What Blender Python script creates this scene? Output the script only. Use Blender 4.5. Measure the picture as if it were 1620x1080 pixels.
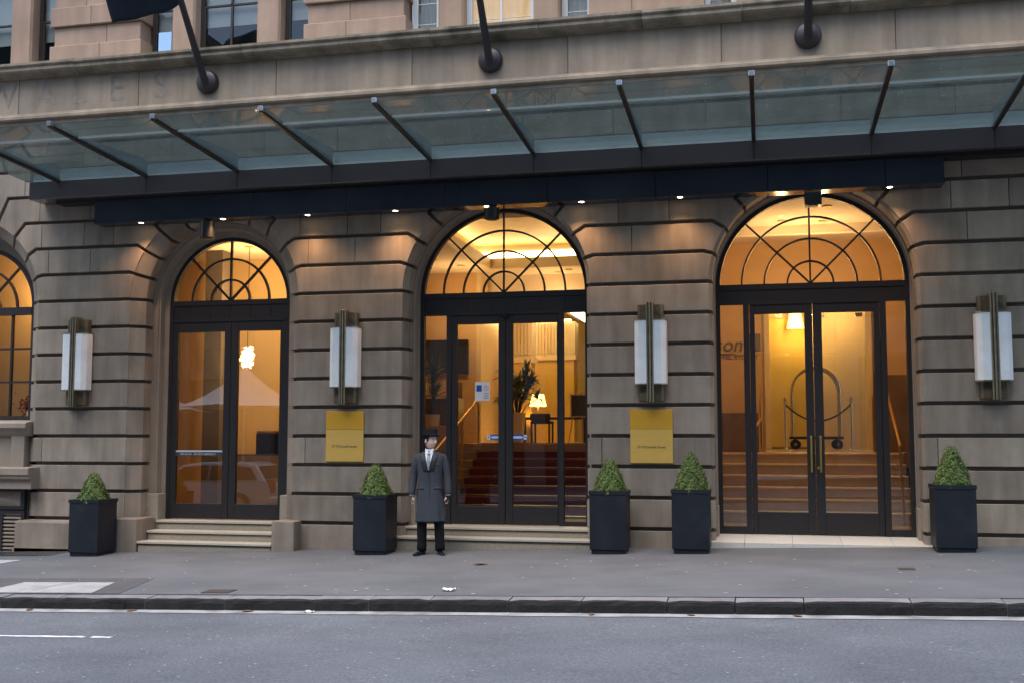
import bpy, bmesh, math, random
from mathutils import Vector, Matrix
R = math.radians
random.seed(7)
for o in list(bpy.data.objects):
    bpy.data.objects.remove(o, do_unlink=True)
sc = bpy.context.scene
col = sc.collection

# ------------------------------------------------------------------ camera, sky, sun, exposure
EYE = 1.65
cd = bpy.data.cameras.new('camera')
cam = bpy.data.objects.new('camera', cd); col.objects.link(cam)
YAW, PIT = math.atan(398/1741), math.atan(150/1741)
cam.location = (0, -16, EYE)
cam.rotation_euler = (math.pi/2+PIT, 0, YAW)
cd.sensor_width = 36; cd.sensor_fit = 'HORIZONTAL'
cd.lens = 36*1741/1620
cd.clip_start = .1; cd.clip_end = 2000
sc.camera = cam
w = bpy.data.worlds.new('World'); sc.world = w; w.use_nodes = True
nt = w.node_tree; bg = nt.nodes['Background']
sky = nt.nodes.new('ShaderNodeTexSky'); sky.sky_type = 'NISHITA'; sky.sun_disc = False
SUN_EL, SUN_AZ = R(66), R(195)
sky.sun_elevation = SUN_EL; sky.sun_rotation = SUN_AZ; sky.air_density = 1.0; sky.dust_density = 1.5; sky.ozone_density = 1.4
nt.links.new(sky.outputs[0], bg.inputs[0]); bg.inputs[1].default_value = 0.15
sl = bpy.data.lights.new('sun', 'SUN'); sl.energy = 1.25; sl.angle = R(45); sl.color = (1, .985, .96)
sun = bpy.data.objects.new('sun', sl); col.objects.link(sun)
sdir = Vector((math.sin(SUN_AZ)*math.cos(SUN_EL), math.cos(SUN_AZ)*math.cos(SUN_EL), math.sin(SUN_EL)))
sun.rotation_euler = sdir.to_track_quat('Z', 'Y').to_euler(); sun.location = (0, -10, 30)
vs = sc.view_settings
vs.view_transform = 'Standard'; vs.look = 'None'; vs.gamma = 1; vs.exposure = 1.22
sc.cycles.use_denoising = True
sc.cycles.max_bounces = 8; sc.cycles.transparent_max_bounces = 24
sc.cycles.sample_clamp_indirect = 6

# ------------------------------------------------------------------ helpers
class MB:
    def __init__(s): s.v = []; s.f = []
    def add(s, vs_, fs): 
        n = len(s.v); s.v += [tuple(p) for p in vs_]; s.f += [tuple(i+n for i in f) for f in fs]; return s
    def box(s, x0, x1, y0, y1, z0, z1):
        return s.add([(x0,y0,z0),(x1,y0,z0),(x1,y1,z0),(x0,y1,z0),(x0,y0,z1),(x1,y0,z1),(x1,y1,z1),(x0,y1,z1)],
              [(0,3,2,1),(4,5,6,7),(0,1,5,4),(1,2,6,5),(2,3,7,6),(3,0,4,7)])
    def frame(s, x0, x1, z0, z1, y0, y1, l, r, b, t):   # rectangular frame with stile widths
        s.box(x0, x0+l, y0, y1, z0, z1); s.box(x1-r, x1, y0, y1, z0, z1)
        s.box(x0+l, x1-r, y0, y1, z0, z0+b); s.box(x0+l, x1-r, y0, y1, z1-t, z1); return s
    def loops(s, loops, cap0=True, cap1=True, closed=True):
        n = len(loops[0]); base = len(s.v)
        for lp in loops: s.v += [tuple(p) for p in lp]
        for k in range(len(loops)-1):
            a, b = base+k*n, base+(k+1)*n
            for i in range(n if closed else n-1):
                j = (i+1) % n; s.f.append((a+i, a+j, b+j, b+i))
        if cap0: s.f.append(tuple(base+i for i in range(n))[::-1])
        if cap1: s.f.append(tuple(base+(len(loops)-1)*n+i for i in range(n)))
        return s
    def prism_y(s, poly, y0, y1):
        return s.loops([[(x, y0, z) for x, z in poly][::-1], [(x, y1, z) for x, z in poly][::-1]])
    def prism_x(s, poly, x0, x1):      # poly in (y,z)
        return s.loops([[(x0, y, z) for y, z in poly], [(x1, y, z) for y, z in poly]])
    def prism_z(s, poly, z0, z1):
        return s.loops([[(x, y, z0) for x, y in poly], [(x, y, z1) for x, y in poly]])
    def lathe(s, prof, c=(0,0,0), seg=20, rot=None):
        loops = []
        for r, z in prof:
            lp = []
            for i in range(seg):
                a = 2*math.pi*i/seg; p = Vector((r*math.cos(a), r*math.sin(a), z))
                if rot is not None: p = rot @ p
                lp.append(p+Vector(c))
            loops.append(lp)
        return s.loops(loops)
    def tube(s, pts, r, seg=10, cap=True, closed=False):
        pts = [Vector(p) for p in pts]; n = len(pts); loops = []
        up = None
        for i, p in enumerate(pts):
            if closed: d = pts[(i+1) % n]-pts[i-1]
            else: d = pts[min(i+1, n-1)]-pts[max(i-1, 0)]
            d.normalize()
            if up is None:
                up = Vector((0,0,1)) if abs(d.z) < .9 else Vector((1,0,0))
            u = d.cross(up); 
            if u.length < 1e-5: u = d.orthogonal()
            u.normalize(); v = u.cross(d); v.normalize(); up = v
            rr = r[i] if isinstance(r, (list, tuple)) else r
            loops.append([p+rr*(math.cos(2*math.pi*k/seg)*u+math.sin(2*math.pi*k/seg)*v) for k in range(seg)])
        if closed: loops.append(loops[0]); return s.loops(loops, False, False)
        return s.loops(loops, cap, cap)
    def sphere(s, c, r, seg=14, rings=8):
        if not isinstance(r, (tuple, list)): r = (r, r, r)
        return s.loops([[(c[0]+r[0]*math.sin(math.pi*k/rings)*math.cos(2*math.pi*i/seg), c[1]+r[1]*math.sin(math.pi*k/rings)*math.sin(2*math.pi*i/seg), c[2]-r[2]*math.cos(math.pi*k/rings)) for i in range(seg)]
                        for k in range(rings+1) for _ in [0]] if False else
                       [[(c[0]+r[0]*max(1e-4, math.sin(math.pi*k/rings))*math.cos(2*math.pi*i/seg), c[1]+r[1]*max(1e-4, math.sin(math.pi*k/rings))*math.sin(2*math.pi*i/seg), c[2]-r[2]*math.cos(math.pi*k/rings)) for i in range(seg)] for k in range(rings+1)])
    def grid(s, pts):                   # pts[row][col]
        n = len(pts[0]); base = len(s.v)
        for row in pts: s.v += [tuple(p) for p in row]
        for a in range(len(pts)-1):
            for b in range(n-1):
                i = base+a*n+b; s.f.append((i, i+1, i+n+1, i+n))
        return s
    def build(s, name, mat, parent=None, smooth=None, bevel=0, seg=1):
        me = bpy.data.meshes.new(name); me.from_pydata(s.v, [], s.f); 
        bm = bmesh.new(); bm.from_mesh(me); bmesh.ops.recalc_face_normals(bm, faces=bm.faces); bm.to_mesh(me); bm.free()
        if smooth is not None:
            me.polygons.foreach_set('use_smooth', [True]*len(me.polygons))
            if smooth < 179: me.set_sharp_from_angle(angle=R(smooth))
        me.materials.append(M[mat] if isinstance(mat, str) else mat)
        o = bpy.data.objects.new(name, me); col.objects.link(o)
        if parent is not None: o.parent = parent
        if bevel:
            md = o.modifiers.new('bevel', 'BEVEL'); md.width = bevel; md.segments = seg; md.limit_method = 'ANGLE'; md.angle_limit = R(40)
        return o
def empty(name, loc=(0,0,0), rz=0, parent=None):
    o = bpy.data.objects.new(name, None); col.objects.link(o); o.location = loc; o.rotation_euler.z = rz; o.empty_display_size = .2
    if parent is not None: o.parent = parent
    return o
def tag(o, label=None, cat=None, group=None, kind=None):
    if label: o['label'] = label
    if cat: o['category'] = cat
    if group: o['group'] = group
    if kind: o['kind'] = kind
    return o
def thing(name, label, cat, loc=(0,0,0), rz=0, group=None):
    return tag(empty(name, loc, rz), label, cat, group)
def struct(o): o['kind'] = 'structure'; return o
def copy_tree(o, parent=None):
    c = o.copy(); col.objects.link(c)
    if parent is not None: c.parent = parent
    for ch in list(o.children): copy_tree(ch, c)
    return c
def text(name, s, size, loc, mat, parent=None, rot=(math.pi/2,0,0), align='CENTER', ext=.002, shear=0, space=1.0, bold=0):
    cu = bpy.data.curves.new(name, 'FONT'); cu.body = s; cu.size = size; cu.align_x = align; cu.align_y = 'CENTER'
    cu.extrude = ext; cu.shear = shear; cu.space_character = space; cu.offset = bold; cu.resolution_u = 3
    t = bpy.data.objects.new(name, cu); col.objects.link(t)
    dg = bpy.context.evaluated_depsgraph_get(); me = bpy.data.meshes.new_from_object(t.evaluated_get(dg))
    col.objects.unlink(t); bpy.data.objects.remove(t)
    me.materials.clear(); me.materials.append(M[mat])
    o = bpy.data.objects.new(name, me); col.objects.link(o); o.location = loc; o.rotation_euler = rot
    if parent is not None: o.parent = parent
    return o
def wall_z(x): return .11+.027*x            # ground line along the facade
def pave(x, y): return wall_z(x)+.019*y      # pavement (falls to the kerb)
def road_z(x): return -.1154+.027*x

# ------------------------------------------------------------------ materials
M = {}
def nd(t, typ, **kw):
    n = t.nodes.new(typ)
    for k, v in kw.items():
        if k.startswith('i_'): n.inputs[k[2:].replace('_', ' ')].default_value = v
        else: setattr(n, k, v)
    return n
def pm(name, c, rough=.6, metal=0, var=.15, scale=3, bump=.0, bscale=80, rnd=0, stretch=(1,1,1), spec=.5, streak=0, c2=None, c2amt=0, c2scale=1, coat=0, hue=0, island=0, trans=0, fine=None):
    m = bpy.data.materials.new(name); m.use_nodes = True; t = m.node_tree; b = t.nodes['Principled BSDF']; L = t.links.new
    b.inputs['Roughness'].default_value = rough; b.inputs['Metallic'].default_value = metal; b.inputs['Specular IOR Level'].default_value = spec
    if coat: b.inputs['Coat Weight'].default_value = coat; b.inputs['Coat Roughness'].default_value = .05
    if trans: b.inputs['Subsurface Weight'].default_value = trans; b.inputs['Subsurface Radius'].default_value = (.05,.03,.02); b.inputs['Subsurface Scale'].default_value = .3
    tc = nd(t, 'ShaderNodeTexCoord'); mp = nd(t, 'ShaderNodeMapping'); mp.inputs['Scale'].default_value = stretch
    L(tc.outputs['Object'], mp.inputs['Vector'])
    oi = nd(t, 'ShaderNodeObjectInfo')
    fac = None
    def mul(a, bsock):
        mm = nd(t, 'ShaderNodeMath', operation='MULTIPLY'); L(a, mm.inputs[0]); L(bsock, mm.inputs[1]); return mm.outputs[0]
    def rng(sock, lo, hi):
        r_ = nd(t, 'ShaderNodeMapRange'); L(sock, r_.inputs[0]); r_.inputs[1].default_value = .25; r_.inputs[2].default_value = .75; r_.inputs[3].default_value = lo; r_.inputs[4].default_value = hi; return r_.outputs[0]
    n1 = nd(t, 'ShaderNodeTexNoise'); n1.inputs['Scale'].default_value = scale; n1.inputs['Detail'].default_value = 6; n1.inputs['Roughness'].default_value = .65
    off = nd(t, 'ShaderNodeVectorMath', operation='ADD'); L(mp.outputs[0], off.inputs[0])
    cmb = nd(t, 'ShaderNodeCombineXYZ'); m10 = nd(t, 'ShaderNodeMath', operation='MULTIPLY'); L(oi.outputs['Random'], m10.inputs[0]); m10.inputs[1].default_value = 13.0 if rnd else 0
    L(m10.outputs[0], cmb.inputs[0]); L(m10.outputs[0], cmb.inputs[2]); L(cmb.outputs[0], off.inputs[1])
    L(off.outputs[0], n1.inputs['Vector']); fac = rng(n1.outputs['Fac'], 1-var, 1+var)
    n2 = nd(t, 'ShaderNodeTexNoise'); n2.inputs['Scale'].default_value = bscale; n2.inputs['Detail'].default_value = 4
    L(mp.outputs[0], n2.inputs['Vector']); fac = mul(fac, rng(n2.outputs['Fac'], 1-(var*.6 if fine is None else fine), 1+(var*.6 if fine is None else fine)))
    if streak:
        ms = nd(t, 'ShaderNodeMapping'); ms.inputs['Scale'].default_value = (3.2, 3.2, .35); L(off.outputs[0], ms.inputs['Vector'])
        n3 = nd(t, 'ShaderNodeTexNoise'); n3.inputs['Scale'].default_value = 1.6; n3.inputs['Detail'].default_value = 5; L(ms.outputs[0], n3.inputs['Vector'])
        fac = mul(fac, rng(n3.outputs['Fac'], 1-streak, 1+streak*.5))
    if rnd:
        r2 = nd(t, 'ShaderNodeMapRange'); L(oi.outputs['Random'], r2.inputs[0]); r2.inputs[3].default_value = 1-rnd; r2.inputs[4].default_value = 1+rnd; fac = mul(fac, r2.outputs[0])
    if island:
        g = nd(t, 'ShaderNodeNewGeometry'); r3 = nd(t, 'ShaderNodeMapRange'); L(g.outputs['Random Per Island'], r3.inputs[0]); r3.inputs[3].default_value = 1-island; r3.inputs[4].default_value = 1+island; fac = mul(fac, r3.outputs[0])
    base = nd(t, 'ShaderNodeRGB'); base.outputs[0].default_value = (*c, 1); cs = base.outputs[0]
    if c2:
        n4 = nd(t, 'ShaderNodeTexNoise'); n4.inputs['Scale'].default_value = c2scale; n4.inputs['Detail'].default_value = 6; L(off.outputs[0], n4.inputs['Vector'])
        rr = nd(t, 'ShaderNodeMapRange'); L(n4.outputs['Fac'], rr.inputs[0]); rr.inputs[1].default_value = .45; rr.inputs[2].default_value = .68; rr.inputs[4].default_value = c2amt
        mx = nd(t, 'ShaderNodeMix', data_type='RGBA'); L(rr.outputs[0], mx.inputs['Factor']); L(cs, mx.inputs[6]); mx.inputs[7].default_value = (*c2, 1); cs = mx.outputs[2]
    vm = nd(t, 'ShaderNodeVectorMath', operation='SCALE'); L(cs, vm.inputs[0]); L(fac, vm.inputs['Scale']); L(vm.outputs[0], b.inputs['Base Color'])
    if bump:
        bp = nd(t, 'ShaderNodeBump'); bp.inputs['Strength'].default_value = bump; bp.inputs['Distance'].default_value = .01; L(n2.outputs['Fac'], bp.inputs['Height']); L(bp.outputs[0], b.inputs['Normal'])
    M[name] = m; return m
def em(name, c, s):
    m = bpy.data.materials.new(name); m.use_nodes = True; t = m.node_tree; b = t.nodes['Principled BSDF']
    b.inputs['Base Color'].default_value = (*c, 1); b.inputs['Emission Color'].default_value = (*c, 1); b.inputs['Emission Strength'].default_value = s; M[name] = m; return m
def glass(name, tint, ior=1.5, rough=0.0, dirt=0, dcol=(.5,.55,.6), boost=1.0):
    m = bpy.data.materials.new(name); m.use_nodes = True; t = m.node_tree; L = t.links.new; t.nodes.clear()
    out = nd(t, 'ShaderNodeOutputMaterial'); tr = nd(t, 'ShaderNodeBsdfTransparent'); tr.inputs[0].default_value = (*tint, 1)
    gl = nd(t, 'ShaderNodeBsdfGlossy'); gl.inputs['Roughness'].default_value = rough
    fr = nd(t, 'ShaderNodeFresnel'); ge = nd(t, 'ShaderNodeNewGeometry')
    io = nd(t, 'ShaderNodeMath', operation='MULTIPLY_ADD'); L(ge.outputs['Backfacing'], io.inputs[0]); io.inputs[1].default_value = 1/ior-ior; io.inputs[2].default_value = ior; L(io.outputs[0], fr.inputs[0])
    mm = nd(t, 'ShaderNodeMath', operation='MULTIPLY'); L(fr.outputs[0], mm.inputs[0]); mm.inputs[1].default_value = boost; mm.use_clamp = True
    mx = nd(t, 'ShaderNodeMixShader'); L(mm.outputs[0], mx.inputs[0]); L(tr.outputs[0], mx.inputs[1]); L(gl.outputs[0], mx.inputs[2]); last = mx.outputs[0]
    if dirt:
        tc = nd(t, 'ShaderNodeTexCoord'); n = nd(t, 'ShaderNodeTexNoise'); n.inputs['Scale'].default_value = 2.2; n.inputs['Detail'].default_value = 8; n.inputs['Roughness'].default_value = .7; L(tc.outputs['Object'], n.inputs['Vector'])
        v = nd(t, 'ShaderNodeTexNoise'); v.inputs['Scale'].default_value = 22; v.inputs['Detail'].default_value = 2; L(tc.outputs['Object'], v.inputs['Vector'])
        r_ = nd(t, 'ShaderNodeMapRange'); L(n.outputs['Fac'], r_.inputs[0]); r_.inputs[1].default_value = .35; r_.inputs[2].default_value = .75; r_.inputs[3].default_value = dirt*.6; r_.inputs[4].default_value = dirt*1.5
        r3 = nd(t, 'ShaderNodeMapRange'); L(v.outputs['Fac'], r3.inputs[0]); r3.inputs[1].default_value = .70; r3.inputs[2].default_value = .74; r3.inputs[3].default_value = 0; r3.inputs[4].default_value = .35
        ad = nd(t, 'ShaderNodeMath', operation='ADD'); L(r_.outputs[0], ad.inputs[0]); L(r3.outputs[0], ad.inputs[1])
        df = nd(t, 'ShaderNodeBsdfDiffuse'); df.inputs[0].default_value = (*dcol, 1); tl = nd(t, 'ShaderNodeBsdfTranslucent'); tl.inputs[0].default_value = (*dcol, 1)
        m2 = nd(t, 'ShaderNodeMixShader'); m2.inputs[0].default_value = .6; L(df.outputs[0], m2.inputs[1]); L(tl.outputs[0], m2.inputs[2])
        m3 = nd(t, 'ShaderNodeMixShader'); L(ad.outputs[0], m3.inputs[0]); L(last, m3.inputs[1]); L(m2.outputs[0], m3.inputs[2]); last = m3.outputs[0]
    L(last, out.inputs[0]); M[name] = m; return m

pm('stone', (.318,.262,.204), .85, var=.15, scale=2.4, bump=.25, bscale=70, fine=.05, rnd=.15, streak=.30, c2=(.23,.19,.15), c2amt=.6, c2scale=1.5, spec=.2)
pm('stone_core', (.125,.11,.092), .9, var=.2, scale=3, bump=.2, spec=.2)
pm('stone_trim', (.295,.243,.19), .8, var=.12, scale=3, bump=.15, bscale=60, streak=.12, spec=.3)
pm('stone_frieze', (.345,.275,.20), .85, var=.15, scale=1.6, bump=.2, bscale=60, fine=.05, rnd=.08, streak=.28, c2=(.21,.18,.15), c2amt=.6, c2scale=.9, spec=.2)
pm('stone_cornice', (.32,.26,.19), .9, var=.2, scale=3, bump=.3, bscale=40, rnd=.08, streak=.3, c2=(.13,.13,.09), c2amt=.8, c2scale=2.5, spec=.2)
pm('lichen', (.17,.19,.10), .95, var=.3, scale=8, c2=(.28,.25,.2), c2amt=.9, c2scale=5)
pm('sandstone', (.43,.295,.21), .85, var=.12, scale=1.8, bump=.25, bscale=50, rnd=.09, streak=.18, c2=(.34,.24,.18), c2amt=.6, c2scale=1.2, spec=.25)
pm('letter_stain', (.225,.19,.155), .9, var=.25, c2=(.30,.255,.205), c2amt=.8, c2scale=5)
pm('granite', (.36,.315,.24), .55, var=.28, scale=90, bump=.05, bscale=160, c2=(.22,.17,.12), c2amt=.6, c2scale=60)
pm('granite_tread', (.50,.45,.37), .5, var=.15, scale=40, bscale=160, bump=.05)
pm('white_stone', (.66,.63,.57), .5, var=.08, scale=12, bump=.05, rnd=.04)
pm('bronze_dark', (.016,.014,.015), .58, metal=.0, var=.15, scale=10, spec=.5)
pm('beam_navy', (.012,.016,.026), .16, var=.25, scale=1.0, spec=.6, c2=(.03,.034,.04), c2amt=.5, c2scale=.7)
pm('fascia_metal', (.095,.082,.086), .17, metal=.15, var=.06, scale=1.2, spec=.5)
pm('fin_metal', (.055,.045,.040), .35, metal=.4, var=.15, scale=5)
pm('bronze_pole', (.055,.045,.045), .42, metal=.5, var=.15, scale=6)
pm('canopy_web', (.34,.40,.42), .45, metal=.2, var=.1)
pm('flashing', (.27,.31,.33), .4, metal=.1, var=.15, scale=3)
pm('dark_reflection', (.10,.085,.075), .5, var=.15)  # dark tone of a column reflection, painted on a solid
pm('steel', (.55,.57,.6), .3, metal=1.0, var=.1)
pm('black', (.012,.012,.013), .4, var=.1)
pm('sconce_bronze', (.15,.115,.065), .45, metal=.35, var=.4, scale=9, bump=.15, bscale=40, c2=(.05,.045,.035), c2amt=.8, c2scale=6)
pm('sconce_bar', (.30,.26,.18), .38, metal=.8, var=.25, scale=8)
pm('alabaster', (.86,.86,.85), .35, var=.05, scale=4, c2=(.62,.60,.56), c2amt=.5, c2scale=4, trans=.3)
pm('brass', (.75,.52,.16), .28, metal=1.0, var=.08, scale=3)
pm('brass_plate', (.74,.46,.105), .42, metal=.25, var=.06, scale=3, stretch=(1,1,6))
pm('brass_top', (.70,.37,.035), .38, metal=.25, var=.05, scale=3, stretch=(1,1,6))
pm('planter', (.008,.0115,.018), .5, var=.3, scale=3, bump=.12, bscale=90, rnd=.15, spec=.4, c2=(.03,.032,.036), c2amt=.35, c2scale=2.5)
pm('soil', (.03,.022,.015), .95, var=.4, scale=20)
pm('leaf_box', (.115,.18,.036), .42, var=.25, scale=6, island=.55, rnd=.10)
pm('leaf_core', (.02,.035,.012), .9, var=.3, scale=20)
pm('leaf_palm', (.085,.13,.03), .45, var=.2, island=.4)
pm('asphalt', (.136,.148,.166), .9, var=.16, scale=1.3, bump=.6, bscale=48, fine=.40, stretch=(.8,1,1), c2=(.098,.106,.12), c2amt=.6, c2scale=.55, spec=.3)
pm('pavement', (.132,.139,.150), .92, var=.17, scale=1.6, bump=.3, bscale=70, fine=.12, stretch=(.7,1,1), c2=(.105,.110,.12), c2amt=.75, c2scale=.5, spec=.25)
pm('patch_dark', (.085,.087,.093), .92, var=.25, scale=3, bump=.3, bscale=180)
pm('concrete', (.36,.37,.38), .85, var=.22, scale=4, bump=.25, bscale=90, rnd=.08, c2=(.2,.2,.2), c2amt=.5, c2scale=3)
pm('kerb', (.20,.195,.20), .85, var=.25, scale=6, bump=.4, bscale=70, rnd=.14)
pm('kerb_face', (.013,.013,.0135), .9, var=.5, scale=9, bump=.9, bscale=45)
pm('paint_white', (.72,.72,.72), .7, var=.15, scale=25)
pm('gutter', (.38,.38,.37), .85, var=.3, scale=8, c2=(.12,.12,.12), c2amt=.8, c2scale=4)
pm('ground', (.10,.10,.105), .95, var=.2, scale=.3)
pm('paper', (.75,.75,.73), .8, var=.05)
pm('dry_leaf', (.17,.11,.07), .8, var=.3, scale=30)
pm('rust', (.055,.043,.038), .8, var=.4, scale=30)
pm('gum', (.40,.40,.41), .9, var=.2)
# people
pm('skin', (.78,.54,.43), .5, var=.06, scale=12, trans=.1)
pm('coat', (.056,.061,.073), .85, var=.12, scale=8, bump=.15, bscale=400, spec=.2)
pm('lapel', (.010,.011,.015), .6, var=.1)
pm('trousers', (.010,.010,.012), .85, var=.1, spec=.2)
pm('shoe', (.012,.012,.013), .22, var=.1)
pm('shirt', (.80,.81,.84), .7, var=.03)
pm('tie', (.24,.28,.33), .45, var=.2, scale=60)
pm('hat', (.010,.011,.014), .75, var=.1, spec=.3)
pm('hair', (.012,.010,.009), .6, var=.1)
pm('lip', (.36,.16,.12), .5, var=.03)
pm('eye_white', (.7,.68,.65), .3, var=.01)
# interiors
pm('ochre_wall', (.55,.40,.20), .7, var=.06, scale=1.2)
pm('travertine', (.56,.37,.19), .45, var=.07, scale=1.4, stretch=(1,1,2.5), bump=.05)
pm('yellow_wall', (.60,.40,.07), .6, var=.05, scale=1)
pm('cream', (.66,.53,.33), .6, var=.05, scale=1)
pm('ceiling', (.72,.64,.52), .8, var=.04, scale=1)
pm('gold_leaf', (.62,.46,.22), .4, metal=.3, var=.15, scale=3)
pm('brown_stone', (.17,.105,.055), .35, var=.22, scale=3, c2=(.24,.15,.08), c2amt=.5, c2scale=2)
pm('timber', (.40,.22,.085), .4, var=.12, scale=2, stretch=(1,1,.15))
pm('floor_stone', (.45,.31,.19), .25, var=.1, scale=4)
pm('carpet', (.18,.014,.009), .95, var=.2, scale=30, bump=.3, bscale=200)
pm('step_stone', (.52,.40,.28), .4, var=.12, scale=8, bscale=90)
pm('step_stone_top', (.70,.55,.40), .35, var=.08, scale=8)
pm('dark_wood', (.022,.014,.010), .35, var=.2, scale=6)
pm('dark_fabric', (.03,.025,.022), .8, var=.2)
pm('screen', (.012,.013,.014), .18, var=.05)
pm('chrome', (.60,.55,.46), .2, metal=1.0, var=.05)
pm('cart_steel', (.52,.44,.33), .25, metal=1.0, var=.05)
pm('pot_white', (.72,.62,.50), .5, var=.04)
pm('picture', (.45,.38,.25), .6, var=.4, scale=9)
pm('sign_grey', (.16,.12,.085), .5, var=.05)
pm('chalkboard', (.03,.035,.03), .5, var=.3)
pm('red_cloth', (.35,.05,.02), .8, var=.2)
pm('dry_flower', (.16,.04,.03), .85, var=.4, island=.5)
pm('blind', (.42,.43,.41), .8, var=.04, stretch=(1,1,10))
pm('curtain', (.42,.38,.32), .8, var=.2, scale=9, stretch=(6,1,.05))
pm('curtain_glow', (.75,.55,.30), .8, var=.15, scale=9, stretch=(6,1,.05))
b_ = M['curtain_glow'].node_tree.nodes['Principled BSDF']; b_.inputs['Emission Color'].default_value = (1,.55,.22,1); b_.inputs['Emission Strength'].default_value = .22  # lamplit look painted in by making the cloth itself glow
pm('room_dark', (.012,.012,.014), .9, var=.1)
pm('white_frame', (.62,.64,.65), .5, var=.05)
pm('brown_frame', (.03,.024,.02), .5, var=.1)
pm('flag_navy', (.012,.020,.036), .7, var=.15, scale=4, trans=.0)
pm('blue_sticker', (.02,.10,.42), .4, var=.03)
pm('pale_sticker', (.60,.72,.80), .4, var=.03)
pm('red_ink', (.75,.25,.18), .6, var=.02)
pm('ink', (.05,.05,.06), .6, var=.02)
pm('office_wall', (.20,.19,.18), .8, var=.12, scale=.5)
pm('office_glass', (.03,.035,.04), .1, var=.2, spec=.8)
pm('car_white', (.72,.73,.74), .25, var=.02, coat=.8)
pm('car_glass', (.015,.017,.02), .08, var=.02, spec=.8)
pm('tyre', (.015,.015,.015), .9, var=.1)
pm('tail_red', (.45,.02,.012), .25, var=.03)
pm('plate_yellow', (.75,.50,.03), .5, var=.03)
pm('canvas', (.80,.80,.78), .8, var=.04)
WARM = (1.0, .60, .25)
em('bulb', (1, .84, .58), 12)
em('bulb_canopy', (1, .74, .42), 14)
em('cove', (1, .80, .42), 4.6)
em('shade_lit', (1, .62, .16), 2.6)
em('pendant_lit', (1, .72, .34), 3.5)
glass('door_glass', (.93,.95,.93), 1.5, boost=2.2)
glass('fan_glass', (.95,.95,.92), 1.5, boost=.8)
glass('window_glass', (.85,.88,.88), 1.5, boost=1.0)
glass('canopy_glass', (.46,.53,.53), 1.5, rough=.02, dirt=.09, dcol=(.38,.44,.45), boost=1.0)
def lamp(name, typ, loc, energy, color, parent=None, **kw):
    l = bpy.data.lights.new(name, typ); l.energy = energy; l.color = color
    for k, v in kw.items(): setattr(l, k, v)
    o = bpy.data.objects.new(name, l); col.objects.link(o); o.location = loc
    if parent is not None: o.parent = parent
    return o

# ------------------------------------------------------------------ ground, road, pavement, kerbs
def sheet(name, mat, poly, zf, lift=0.0, thick=0):
    mb = MB(); mb.add([(x, y, zf(x, y)+lift) for x, y in poly], [tuple(range(len(poly)))])
    return mb.build(name, mat)
struct(sheet('ground', 'ground', [(-400,-400),(400,-400),(400,400),(-400,400)], lambda x, y: -.6+.027*x if abs(x) < 1e9 else 0, -.4))
def strip(name, mat, x0, x1, y0, y1, zf, lift=0, n=40):
    mb = MB(); mb.grid([[(x0+(x1-x0)*i/n, y, zf(x0+(x1-x0)*i/n, y)+lift) for i in range(n+1)] for y in (y0, y1)])
    return struct(mb.build(name, mat))
strip('road', 'asphalt', -80, 80, -13.2, -4.5, lambda x, y: road_z(x))
strip('pavement', 'pavement', -80, 80, -4.35, 1.2, pave)
strip('opposite_pavement', 'pavement', -80, 80, -26, -13.4, lambda x, y: road_z(x)+.14)
g = MB(); g.prism_x([(-13.42,-.02),(-13.18,-.02),(-13.18,.143),(-13.42,.143)], 0, 1)
v = [(x*160-80, y, z+road_z(x*160-80)) for x, y, z in g.v]; g.v = v
struct(g.build('opposite_kerb', 'kerb'))
gut = MB(); n = 200
rows = [[], []]
for i in range(n+1):
    x = -40+80*i/n
    rows[0].append((x, -4.80+random.uniform(-.022,.022), road_z(x)+.006)); rows[1].append((x, -4.56, road_z(x)+.006))
gut.grid(rows); struct(gut.build('gutter', 'gutter'))
# painted line, worn, in two pieces
pl = MB()
for xa, xb in ((-12,-6.48),(-6.41,-6.19)):
    k = max(3, int((xb-xa)/.08)); top = []; bot = []
    for i in range(k+1):
        x = xa+(xb-xa)*i/k; top.append((x, -6.262+random.uniform(-.014,.010), road_z(x)+.004)); bot.append((x, -6.328+random.uniform(-.010,.014), road_z(x)+.004))
    pl.grid([bot, top])
struct(pl.build('lane_marking', 'paint_white'))
kerb = struct(empty('kerb'))
KX = [-40,-30,-22,-16,-12.6,-10.9,-9.9,-8.74,-7.99,-7.54,-6.86,-5.88,-4.83,-4.19,-3.52,-2.65,-1.88,-1.0,-.32,.35,1.36,2.21,3.4,4.6,6,9,14,22,40]
for a, b in zip(KX[:-1], KX[1:]):
    hole = a == -6.86 and False
    k = max(4, min(14, int((b-a)/.12))); ga = .006
    prof = [(-4.595,-.05),(-4.60,.085),(-4.592,.118),(-4.565,.134),(-4.33,.138),(-4.33,-.05)]
    loops = []
    dz = random.uniform(-.004,.004); dy = random.uniform(-.008,.008)
    for i in range(k+1):
        x = a+ga+(b-a-2*ga)*i/k; e = .010 if i in (0, k) else 0
        loops.append([(x, y+dy+(random.uniform(-.007,.007) if q < 4 else 0)+(e if q in (1,2,3) else 0), road_z(x)+z+dz+(random.uniform(-.004,.003) if 1 <= q <= 3 else 0)-(e if q in (2,3) else 0)) for q, (y, z) in enumerate(prof)])
    mb = MB(); mb.loops(loops)
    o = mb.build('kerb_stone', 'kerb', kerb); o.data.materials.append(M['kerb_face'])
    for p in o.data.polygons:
        if p.normal.y < -.3 or p.normal.z < -.5: p.material_index = 1
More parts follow.
